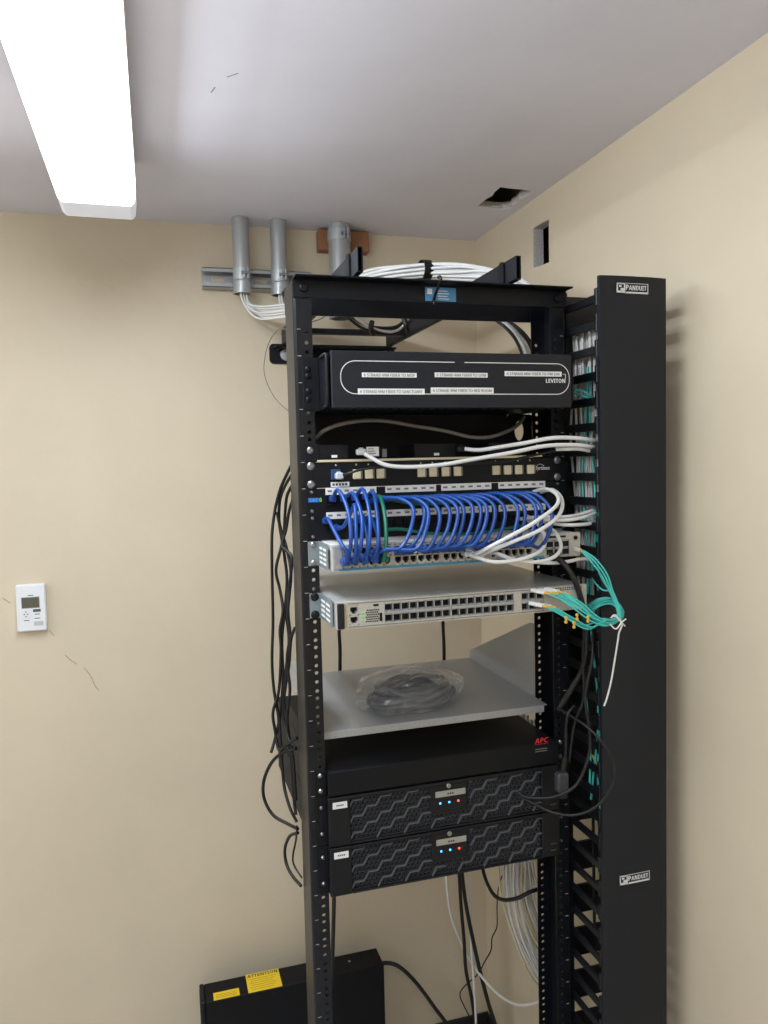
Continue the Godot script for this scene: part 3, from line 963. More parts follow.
func side_bracket(parent: Node3D, y0: float, y1: float, z1: float, x_body: float) -> void:
	for s in [-1.0, 1.0]:
		var st := begin()
		bx(st, Vector3(minf(s * x_body, s * 0.2413), y0, 0.0003), Vector3(maxf(s * x_body, s * 0.2413), y1, 0.0025), 0.0005)
		bx(st, Vector3(minf(s * x_body, s * (x_body + 0.002)), y0, 0.0), Vector3(maxf(s * x_body, s * (x_body + 0.002)), y1, z1))
		var b := obj("mounting_bracket", st, M.bracket, parent)
		# embossed slots along the side leg
		st = begin()
		for k in 4:
			for j in 2:
				var z := 0.012 + j * z1 * 0.42
				var y := y0 + 0.006 + k * (y1 - y0 - 0.01) / 4.0
				bx(st, Vector3(minf(s * (x_body + 0.002), s * (x_body + 0.0026)), y, z), Vector3(maxf(s * (x_body + 0.002), s * (x_body + 0.0026)), y + 0.0038, z + z1 * 0.32), 0.0003)
		obj("bracket_slots", st, M.label, b)

func build_ethernet_switch() -> void:
	var y0 := unit_y(9) + 0.0008
	var y1 := unit_y(8) - 0.0008
	var zf := 0.086
	var t := thing("ethernet_switch", "white rack switch with teal stripe under the blue patch cables", "network switch", Vector3(0, y0, -0.05))
	obj("case", box_shape(Vector3(-0.2175, y0, -0.2), Vector3(0.2215, y1, zf - 0.009), 0.001), M.switch_white, t)
	var plate := begin()
	var windows := []
	for g in 4: windows.append([-0.1997 + g * 0.0852, -0.1193 + g * 0.0852])
	windowed(plate, -0.2175, 0.229, y0 + 0.001, y1, y0 + 0.005, y0 + 0.0401, windows, zf, 0.009)
	obj("front_panel", plate, M.switch_face, t)
	obj("stripe", box_shape(Vector3(-0.208, y0 + 0.0008, zf), Vector3(0.16, y0 + 0.0048, zf + 0.0008)), M.stripe, t)
	obj("corner_block", box_shape(Vector3(-0.2165, y0 + 0.004, zf), Vector3(-0.202, y1 - 0.001, zf + 0.002), 0.0008), M.shelf, t)
	side_bracket(t, y0 + 0.001, y1, 0.07, 0.2215)
	ear_screws(t, [y1 - 0.006, y0 + 0.006], M.screw, 0.0025, 0.0052)
	var rim := rim_mesh(0.0134, 0.0175, jack_opening(0.0108, 0.0105), 0.009)
	var hole := box_mesh(Vector3(0.0133, 0.0165, 0.0004))
	for g in 4:
		for k in 6:
			for row in 2:
				socket("port", rim, hole, M.switch_face, t, Vector3(-0.193 + g * 0.0852 + k * 0.0134, y0 + 0.0138 + row * 0.0175, zf - 0.009))
	# uplink block
	var u := obj("uplink_block", box_shape(Vector3(0.158, y0 + 0.002, zf), Vector3(0.229, y1 - 0.001, zf + 0.002), 0.0008), M.switch_face, t)
	var cage := rim_mesh(0.0152, 0.013, slot_opening(0.0136, 0.0095), 0.002)
	var gap := box_mesh(Vector3(0.015, 0.0128, 0.0004))
	for row in 2:
		for k in 3: socket("module_slot", cage, gap, M.galvanized, u, Vector3(0.168 + k * 0.0152, y0 + 0.011 + row * 0.0135, zf + 0.002))
	var st := begin()
	bx(st, Vector3(0.163, y1 - 0.0075, zf + 0.002), Vector3(0.2, y1 - 0.004, zf + 0.0026))
	obj("slot_print", st, M.deep, u)
	st = begin()
	lathe(st, [[0.0, 0.0], [0.0038, 0.0], [0.0038, 0.0016], [0.003, 0.0022], [0.0, 0.0022]], Vector3(0.219, y1 - 0.009, zf + 0.002), Vector3(0, 0, 1), 16)
	obj("mode_button", st, M.deep, u)

func build_fiber_switch() -> void:
	var y0 := unit_y(11) + 0.0008
	var y1 := unit_y(10) - 0.0008
	var zf := 0.11
	var t := thing("fiber_switch", "silver rack switch with rows of small black module slots and teal fiber plugs", "network switch", Vector3(0, y0, -0.08))
	obj("case", box_shape(Vector3(-0.219, y0, -0.36), Vector3(0.221, y1, zf - 0.009), 0.001), M.steel_top, t)
	var plate := begin()
	windowed(plate, -0.219, 0.227, y0, y1, y0 + 0.0057, y0 + 0.0369, [[-0.1988, -0.1832], [-0.1405, -0.0269], [-0.0255, 0.0881], [0.1019, 0.1445]], zf, 0.009)
	obj("front_panel", plate, M.switch_face, t)
	obj("grip", box_shape(Vector3(-0.2185, y0 + 0.001, zf), Vector3(-0.2075, y1 - 0.001, zf + 0.004), 0.0015), M.charcoal, t)
	obj("grip_edge", box_shape(Vector3(-0.2073, y0 + 0.002, zf), Vector3(-0.2045, y1 - 0.002, zf + 0.002), 0.0006), mat(Color8(168, 156, 96), 0.6), t)
	side_bracket(t, y0, y1, 0.09, 0.221)
	ear_screws(t, [y1 - 0.006, y0 + 0.006], M.deep, 0.0025, 0.0074)
	var rim := rim_mesh(0.0156, 0.0156, jack_opening(0.012, 0.0105), 0.009)
	var hole := box_mesh(Vector3(0.0153, 0.014, 0.0004))
	for row in 2: socket("port", rim, hole, M.switch_face, t, Vector3(-0.191, y0 + 0.0135 + row * 0.0156, zf - 0.009))
	var dot := box_mesh(Vector3(0.0024, 0.0018, 0.001))
	for r in 3:
		for c in 2: place("status_light", dot, M.led_green, t, Vector3(-0.179 + c * 0.0045, y0 + 0.013 + r * 0.006, zf + 0.0005))
	var st := begin()
	for r in 6:
		for c in 6: lathe(st, [[0.0, 0.0], [0.00155, 0.0], [0.0, 0.0003]], Vector3(-0.1705 + c * 0.0036 + (r % 2) * 0.0018, y0 + 0.0095 + r * 0.0036, zf + 0.0001), Vector3(0, 0, 1), 6)
	obj("painted_vent_holes", st, M.deep, t).set_meta("kind", "stuff")  # flat discs; the shade inside vent holes is put into their colour
	obj("painted_data_slot", box_shape(Vector3(-0.149, y0 + 0.0085, zf), Vector3(-0.1445, y0 + 0.022, zf + 0.0005)), M.deep, t)  # flat mark, dark as a shaded slot opening
	obj("painted_console_slot", box_shape(Vector3(-0.159, y1 - 0.0095, zf), Vector3(-0.15, y1 - 0.006, zf + 0.0005)), M.deep, t)  # flat mark too, slot shade put into its colour
	var cage := rim_mesh(0.0142, 0.0136, slot_opening(0.0126, 0.0104), 0.009)
	var gap := box_mesh(Vector3(0.014, 0.0134, 0.0004))
	for g in 2:
		var x0: float = [-0.1405, -0.0255][g]
		for row in 2:
			for k in 8:
				socket("module_slot", cage, gap, M.galvanized, t, Vector3(x0 + 0.0071 + k * 0.0142, y0 + 0.0125 + row * 0.0176, zf - 0.009))
		obj("slot_bar", box_shape(Vector3(x0, y0 + 0.0193, zf - 0.009), Vector3(x0 + 0.1135, y0 + 0.0234, zf + 0.0028), 0.0006), M.galvanized, t)
	for k in 3:
		for row in 2: socket("wide_slot", cage, gap, M.galvanized, t, Vector3(0.109 + k * 0.0142, y0 + 0.0125 + row * 0.0176, zf - 0.009))
	obj("slot_bar", box_shape(Vector3(0.1019, y0 + 0.0193, zf - 0.009), Vector3(0.1445, y0 + 0.0233, zf + 0.001)), M.galvanized, t)
	# flat dark marks along top and bottom edges, coloured as shaded holes
	st = begin()
	for k in 108:
		for y in [y1 - 0.0027, y0 + 0.0027]: bx(st, Vector3(-0.2 + k * 0.0032, y - 0.0008, zf), Vector3(-0.1984 + k * 0.0032, y + 0.0008, zf + 0.0003))
	for k in 14:
		for r in 2: bx(st, Vector3(0.158 + k * 0.0044, y1 - 0.0045 - r * 0.003, zf), Vector3(0.1605 + k * 0.0044, y1 - 0.0028 - r * 0.003, zf + 0.0003))
	obj("painted_edge_holes", st, M.deep, t).set_meta("kind", "stuff")

func build_shelf_and_bag() -> void:
	var y := 1.35
	var t := thing("cantilever_shelf", "grey steel rack shelf with a sloping side flange holding the plastic bag", "shelf", Vector3(0, 1.336, -0.2))
	var st := begin()
	bx(st, Vector3(-0.22, y - 0.002, -0.405), Vector3(0.22, y, -0.022), 0.0006)
	bx(st, Vector3(-0.22, 1.336, -0.024), Vector3(0.213, y, -0.021), 0.0008)
	obj("deck", st, M.shelf, t)
	for s in [-1.0, 1.0]:
		st = begin()
		slab(st, PackedVector2Array([Vector2(-0.405, y - 0.002), Vector2(-0.405, 1.366), Vector2(-0.39, 1.374), Vector2(-0.09, 1.496), Vector2(-0.078, 1.496), Vector2(-0.078, y - 0.002)]), Vector3(s * 0.2205, 0, 0), Vector3(0, 0, 1), Vector3.UP, Vector3(s * 0.0015, 0, 0))
		bx(st, Vector3(minf(s * 0.2195, s * 0.2215), y, -0.4), Vector3(maxf(s * 0.214, s * 0.2195) if s < 0 else 0.2205, y + 0.002, -0.08))
		obj("side_flange", st, M.shelf, t)
	# clear bag: a crumpled closed skin round a coiled cord
	var n := FastNoiseLite.new()
	n.seed = 7
	n.frequency = 1.5
	n.fractal_octaves = 4
	n.fractal_type = FastNoiseLite.FRACTAL_RIDGED
	var crease := FastNoiseLite.new()
	crease.seed = 12
	crease.noise_type = FastNoiseLite.TYPE_CELLULAR
	crease.frequency = 1.9
	crease.cellular_return_type = FastNoiseLite.RETURN_DISTANCE
	crease.fractal_type = FastNoiseLite.FRACTAL_NONE
	var c := Vector3(-0.018, y, -0.135)
	st = begin()
	var rows := 24
	var cols := 50
	var grid := []
	for i in rows + 1:
		var line := []
		var v := PI * i / rows
		for j in cols:
			var u := TAU * j / cols
			var d := Vector3(sin(v) * cos(u), cos(v), sin(v) * sin(u))
			var k := 0.94 + 0.12 * n.get_noise_3d(d.x, d.y + 3.0, d.z) + 0.16 * (crease.get_noise_3d(d.x, d.y, d.z) + 0.6)
			var e := Vector3(0.116, 0.038, 0.086)
			if d.x > 0.0: e.y *= 1.0 - 0.35 * d.x
			if d.z > 0.0: e.z *= 1.0 + 0.1 * sin(u * 5.0)
			var p := Vector3(signf(d.x) * pow(absf(d.x), 0.8) * e.x, signf(d.y) * pow(absf(d.y), 0.75) * e.y, d.z * e.z) * k
			p = p.rotated(Vector3.UP, 0.45) + Vector3(rng.randf_range(-1, 1), rng.randf_range(-1, 1), rng.randf_range(-1, 1)) * 0.0016
			p.y = maxf(p.y, -0.026 + 0.004 * absf(n.get_noise_2d(p.x * 20.0, p.z * 20.0))) + 0.0265
			line.append(c + p)
		grid.append(line)
	for i in rows:
		for j in cols:
			var j2 := (j + 1) % cols
			var mid: Vector3 = (grid[i][j] + grid[i + 1][j2]) / 2.0 - (c + Vector3(0, 0.02, 0))
			quad(st, grid[i][j], grid[i][j2], grid[i + 1][j2], grid[i + 1][j], mid)
	describe(obj("plastic_bag", st, M.bag), "crumpled clear plastic bag on the grey shelf", "plastic bag")
	var cord := thing("coiled_cable", "dark grey coiled cord packed inside the clear plastic bag", "cord", c)
	var coil_mat := mat(Color8(76, 78, 84), 0.45)
	for layer in 3:
		var turns := []
		for k in 57:
			var a := k / 56.0 * TAU * 3.3 + layer * 2.0
			var q := Vector3(cos(a) * (0.09 - 0.008 * layer + 0.011 * sin(k * 0.7 + layer)), 0.009 + 0.0115 * layer + 0.0035 * sin(k * 1.3 + layer), sin(a) * (0.056 - 0.006 * layer + 0.01 * cos(k * 0.5 + layer)))
			turns.append(c + q.rotated(Vector3.UP, 0.42))
		st = begin()
		tube(st, curve(turns, 3), 0.0056, 8)
		obj("coil", st, coil_mat, cord)
	var lie := Basis(Vector3.UP, 0.6)
	for e in [[Vector3(-0.03, 0.016, 0.052), Vector3(0.036, 0.02, 0.026)], [Vector3(0.05, 0.018, 0.022), Vector3(0.044, 0.018, 0.022)]]:
		st = begin()
		bx(st, -e[1] / 2, e[1] / 2, 0.004)
		st.generate_normals()
		place("plug", st.commit(), mat(Color8(96, 98, 104), 0.45), cord, c + e[0], lie)

func build_power_unit() -> void:
	var y0 := unit_y(18) + 0.0015
	var y1 := unit_y(17) - 0.0005
	var t := thing("power_unit", "plain black one-unit power box with small red lettering above the servers", "power unit", Vector3(0, y0, -0.2))
	var zf := 0.016
	obj("case", box_shape(Vector3(-0.2195, y0, -0.42), Vector3(0.2195, y1, zf - 0.006), 0.001), M.black_soft, t)
	var face := obj("front_panel", box_shape(Vector3(-0.2215, y0, zf - 0.006), Vector3(0.2215, y1, zf), 0.0014), M.black_soft, t)
	ears(t, y0, y1, 0.2215, M.black)
	ear_screws(t, [y0 + 0.007, y1 - 0.008], M.screw, 0.0025, 0.0042)
	lettering("brand_lettering", "APC", face, Vector3(0.1865, 1.2965, zf + 0.0003), 0.0265, 0.0095, M.red_ink, Basis(Vector3(1, 0, 0), Vector3(0.16, 1, 0), Vector3(0, 0, 1)), "Droid Sans", 800)
	var st := begin()
	bx(st, Vector3(0.172, 1.2895, zf), Vector3(0.2, 1.2901, zf + 0.0003))
	obj("brand_line", st, M.red_ink, face)
	st = begin()
	for k in 2: bx(st, Vector3(0.1735, 1.2795 - k * 0.0042, zf), Vector3(0.198, 1.2812 - k * 0.0042, zf + 0.0003))
	obj("model_print", st, M.grey_cable, face)

func build_servers() -> void:
	for n in 2:
		var y1 := unit_y(18 + 2 * n) - 0.0012
		var y0 := unit_y(20 + 2 * n) + 0.0012
		var zf := 0.018
		var label: String = ["upper black two-unit server with honeycomb bezel and three status lights", "lower black two-unit server with honeycomb bezel and three status lights"][n]
		var t := thing("server", label, "server", Vector3(0, y0, -0.3), "rack servers")
		obj("chassis", box_shape(Vector3(-0.2185, y0, -0.6), Vector3(0.2185, y1, -0.002), 0.001), M.black_soft, t)
		for s in [-1.0, 1.0]:
			obj("mounting_ear", box_shape(Vector3(minf(s * 0.2225, s * 0.2413), y0 + 0.001, 0.0003), Vector3(maxf(s * 0.2225, s * 0.2413), y1 - 0.001, 0.003), 0.0006), M.black, t)
		ear_screws(t, [y1 - 0.02, y0 + 0.02], M.screw, 0.003, 0.003)
		# bezel: frame bars round a sunk field
		var xa := -0.184
		var xb := 0.185
		var st := begin()
		bx(st, Vector3(-0.2225, y0, -0.001), Vector3(xa, y1, zf), 0.0015)
		bx(st, Vector3(xb, y0, -0.001), Vector3(0.2225, y1, zf), 0.0015)
		bx(st, Vector3(xa, y1 - 0.006, -0.001), Vector3(xb, y1, zf), 0.001)
		bx(st, Vector3(xa, y0, -0.001), Vector3(xb, y0 + 0.0035, zf), 0.001)
		var bezel := obj("bezel", st, M.bezel, t)
		obj("field", box_shape(Vector3(xa, y0 + 0.003, -0.0015), Vector3(xb, y1 - 0.005, 0.0005)), M.bezel, bezel)
		# fine triangular lattice
		st = begin()
		var fy0 := y0 + 0.0035
		var fy1 := y1 - 0.006
		var step := 0.0086
		var k := 0
		while fy0 + k * step * 0.866 < fy1:
			var yy := fy0 + k * step * 0.866
			bx(st, Vector3(xa, yy, 0.0105), Vector3(xb, minf(yy + 0.0014, fy1), 0.0125))
			k += 1
		for dir in [-1.0, 1.0]:
			var slope: float = dir * 0.5774
			var reach := (fy1 - fy0) * 0.5774
			var x := xa - reach
			while x < xb + reach:
				var p0 := Vector2(x, fy0)
				var p1 := Vector2(x + slope * (fy1 - fy0), fy1)
				var ta := 0.0
				var tb := 1.0
				var dx := p1.x - p0.x
				var t1 := (xa - p0.x) / dx
				var t2 := (xb - p0.x) / dx
				ta = maxf(ta, minf(t1, t2))
				tb = minf(tb, maxf(t1, t2))
				if tb - ta > 0.02:
					var a := p0.lerp(p1, ta)
					var b := p0.lerp(p1, tb)
					var d := (b - a).normalized().orthogonal() * 0.0007
					slab(st, PackedVector2Array([a + d, b + d, b - d, a - d]), Vector3(0, 0, 0.0105), Vector3.RIGHT, Vector3.UP, Vector3(0, 0, 0.002))
				x += step
		obj("lattice", st, M.mesh_bar, bezel)
		# stepped honeycomb bars on lit edges only, highlight put into the paler colour
		var side := 0.0169
		var rise := side * 0.866
		var lit_ridges := begin()
		var badge_box := Rect2(-0.036, y1 - 0.062, 0.072, 0.056)
		for j in range(-9, 5):
			var p := Vector2(xa - 0.02, y1 - 0.024 + j * rise * 2.0)
			var flat_next := true
			while p.x < xb:
				var q := p + (Vector2(side, 0) if flat_next else Vector2(side * 0.5, rise))
				var a := p
				var b := q
				flat_next = not flat_next
				p = q
				if a.x < xa: a = a.lerp(b, clampf((xa - a.x) / (b.x - a.x), 0, 1))
				if b.x > xb: b = a.lerp(b, (xb - a.x) / (b.x - a.x))
				if b.x <= xa + 0.0005: continue
				if b.y > a.y:
					if b.y < fy0 or a.y > fy1: continue
					if a.y < fy0: a = a.lerp(b, (fy0 - a.y) / (b.y - a.y))
					if b.y > fy1: b = a.lerp(b, (fy1 - a.y) / (b.y - a.y))
				elif a.y < fy0 + 0.0005 or a.y > fy1 - 0.0005: continue
				if badge_box.has_point((a + b) / 2): continue
				if a.distance_to(b) < 0.001: continue
				var d := (b - a).normalized().orthogonal() * 0.0009
				slab(lit_ridges, PackedVector2Array([a + d, b + d, b - d, a - d]), Vector3(0, 0, 0.0125), Vector3.RIGHT, Vector3.UP, Vector3(0, 0, 0.0042))
		obj("lit_ridges", lit_ridges, M.ridge_highlight, bezel)
		# smooth centre panel with lock, plate and lights
		var yt := y1
		obj("centre_panel", box_shape(Vector3(-0.036, yt - 0.058, 0.0125), Vector3(0.036, yt - 0.005, 0.0165), 0.002), M.bezel, bezel)
		st = begin()
		lathe(st, [[0.0, 0.0], [0.0044, 0.0], [0.0044, 0.002], [0.0036, 0.003], [0.0, 0.003]], Vector3(-0.001, yt - 0.008, 0.0165), Vector3(0, 0, 1), 16)
		bx(st, Vector3(-0.0018, yt - 0.012, 0.0195), Vector3(-0.0002, yt - 0.004, 0.02))
		obj("lock", st, M.screw, bezel)
		var plate := obj("name_plate", box_shape(Vector3(-0.0265, yt - 0.0275, 0.0165), Vector3(0.0315, yt - 0.0165, 0.018), 0.0005), mat(Color8(168, 166, 158), 0.4, 0.3), bezel)
		plate.set_meta("label", "silver name plate")
		st = begin()
		for i in 3: bx(st, Vector3(-0.004 + i * 0.0045, yt - 0.0238, 0.018), Vector3(-0.001 + i * 0.0045, yt - 0.0208, 0.0183))
		obj("plate_print", st, M.ink, bezel)
		for e in [[-0.0173, M.led_blue], [0.0, M.led_blue], [0.0175, M.led_red]]:
			st = begin()
			lathe(st, [[0.0, 0.0], [0.0021, 0.0], [0.0017, 0.001], [0.0, 0.0014]], Vector3(e[0], yt - 0.039, 0.0165), Vector3(0, 0, 1), 10)
			obj("status_light", st, e[1], bezel)
		var sticker := obj("name_sticker", box_shape(Vector3(-0.2152, yt - 0.019, zf), Vector3(-0.1895, yt - 0.0075, zf + 0.0005)), M.label, bezel)
		st = begin()
		for i in 4: bx(st, Vector3(-0.2085 + i * 0.0034, yt - 0.0145, zf + 0.0005), Vector3(-0.2062 + i * 0.0034, yt - 0.012, zf + 0.0007))
		obj("sticker_print", st, M.ink, bezel)
		st = begin()
		for i in 2: bx(st, Vector3(0.203, y0 + 0.012 + i * 0.012, zf), Vector3(0.214, y0 + 0.0128 + i * 0.012, zf + 0.0004))
		obj("side_print", st, M.grey_cable, bezel)

func build_backup_unit() -> void:
	var lo := Vector3(-0.428, 0.0, -0.769)
	var hi := Vector3(0.068, 0.432, -0.691)
	var t := thing("backup_power_unit", "black backup power box standing on its edge on the floor with yellow warning labels", "power unit", Vector3(-0.18, 0, -0.73))
	obj("case", box_shape(lo + Vector3(0.012, 0, 0), hi, 0.002), M.black_soft, t)
	var st := begin()
	bx(st, lo, Vector3(lo.x + 0.0115, 0.434, hi.z), 0.002)
	bx(st, Vector3(lo.x - 0.001, 0.39, lo.z + 0.016), Vector3(lo.x + 0.002, 0.43, hi.z - 0.016), 0.001)
	obj("end_bezel", st, M.bezel, t)
	obj("latch", box_shape(Vector3(lo.x + 0.001, 0.433, lo.z + 0.024), Vector3(lo.x + 0.009, 0.436, hi.z - 0.012), 0.0006), M.charcoal, t)
	st = begin()
	bx(st, Vector3(0.04, 0.4315, lo.z + 0.004), Vector3(0.064, 0.4335, hi.z - 0.004), 0.0005)
	obj("rear_plate", st, M.black_soft, t)
	for x in [-0.02]:
		st = begin()
		lathe(st, [[0.0, 0.0], [0.004, 0.0], [0.003, 0.0015], [0.0, 0.0018]], Vector3(x, 0.432, -0.735), Vector3.UP, 10)
		obj("screw", st, M.screw, t)
	var flat := Basis(Vector3(1, 0, 0), Vector3(0, 0, -1), Vector3(0, 1, 0))
	var big := obj("warning_label", box_shape(Vector3(-0.305, 0.432, -0.7685), Vector3(-0.215, 0.4325, -0.6925)), M.sign_yellow, t)
	big.set_meta("label", "large yellow warning label")
	lettering("label_lettering", "ATTENTION", big, Vector3(-0.26, 0.4327, -0.759), 0.082, 0.0115, M.ink, flat, "Droid Sans", 800)
	st = begin()
	for k in 6: bx(st, Vector3(-0.298 + 0.004 * (k % 2), 0.4325, -0.746 + k * 0.0085), Vector3(-0.224 - 0.006 * (k % 3), 0.4327, -0.7443 + k * 0.0085))
	obj("label_print", st, mat(Color8(176, 140, 30), 0.6), big)
	var small := obj("warning_label", box_shape(Vector3(-0.3945, 0.432, -0.7225), Vector3(-0.3275, 0.4325, -0.693)), M.sign_yellow, t)
	small.set_meta("label", "small yellow warning label")
	st = begin()
	for k in 3: bx(st, Vector3(-0.388, 0.4325, -0.713 + k * 0.006), Vector3(-0.335, 0.4327, -0.7112 + k * 0.006))
	obj("label_print", st, mat(Color8(176, 140, 30), 0.6), small)

func build_thermostat() -> void:
	var t := thing("thermostat", "white wall thermostat with small display and buttons", "thermostat", Vector3(-0.801, 1.414, -0.84))
	var c := Vector3(-0.801, 1.4745, BACK)
	obj("case", box_shape(c + Vector3(-0.035, -0.06, 0), c + Vector3(0.035, 0.06, 0.02), 0.003), M.thermo, t)
	obj("display", box_shape(c + Vector3(-0.021, 0.001, 0.02), c + Vector3(0.019, 0.027, 0.0206), 0.0002), M.lcd, t).set_meta("label", "grey display")
	obj("display_frame", box_shape(c + Vector3(-0.0225, -0.0005, 0.0195), c + Vector3(0.0205, 0.0285, 0.0203)), M.shelf, t)
	obj("button_pad", box_shape(c + Vector3(-0.022, -0.026, 0.02), c + Vector3(-0.002, -0.004, 0.021), 0.0005), M.label, t)
	var st := begin()
	for e in [[-0.0125, -0.009], [-0.0125, -0.021], [-0.0165, -0.015], [-0.0085, -0.015]]: bx(st, c + Vector3(e[0] - 0.0014, e[1] - 0.0012, 0.021), c + Vector3(e[0] + 0.0014, e[1] + 0.0012, 0.0213))
	obj("button_print", st, M.ink, t)
	obj("mode_badge", box_shape(c + Vector3(0.004, -0.0105, 0.02), c + Vector3(0.022, -0.0035, 0.0208)), mat(Color8(78, 92, 76), 0.5), t)
	st = begin()
	for e in [[0.0, 0.0325, 0.013], [0.0135, -0.0165, 0.012], [0.0135, -0.027, 0.013], [-0.012, -0.031, 0.012]]: bx(st, c + Vector3(e[0] - e[2] / 2, e[1] - 0.0009, 0.02), c + Vector3(e[0] + e[2] / 2, e[1] + 0.0009, 0.0203))
	obj("marking_print", st, M.ink, t)
	obj("sensor_window", box_shape(c + Vector3(0.005, -0.046, 0.02), c + Vector3(0.027, -0.035, 0.0206)), mat(Color8(196, 198, 200), 0.3), t)

# ---------------------------------------------------------------- cables
const ORDINAL := ["first", "second", "third", "fourth", "fifth", "sixth", "seventh", "eighth", "ninth", "tenth", "eleventh", "twelfth", "thirteenth", "fourteenth", "fifteenth", "sixteenth", "seventeenth", "eighteenth", "nineteenth", "twentieth"]

func cable(called: String, label: String, category: String, group: String, pts: Array, r: float, m: Material, steps := 6, sides := 8) -> MeshInstance3D:
	var st := begin()
	tube(st, curve(pts, steps), r, sides)
	var o := obj(called, st, m)
	describe(o, label, category, group)
	return o

func plug(parent: Node3D, at: Vector3, size: Vector3, m: Material, called := "plug") -> void:
	var st := begin()
	bx(st, at - size / 2, at + size / 2, minf(size.x, size.y) * 0.16)
	bx(st, at + Vector3(-size.x * 0.2, size.y / 2, -size.z / 2), at + Vector3(size.x * 0.2, size.y / 2 + 0.002, size.z * 0.3), 0.0004)
	obj(called, st, m, parent)

# a plug that follows the direction of a fiber
func boot(parent: Node3D, a: Vector3, b: Vector3, r: float, m: Material, called: String) -> void:
	var st := begin()
	tube(st, PackedVector3Array([a, a.lerp(b, 0.5), b]), r, 6)
	obj(called, st, m, parent)

func build_cables() -> void:
	build_patch_cables()
	build_fiber_cables()
	build_top_cables()
	build_tray_cables()
	build_side_cables()
	build_lower_cables()

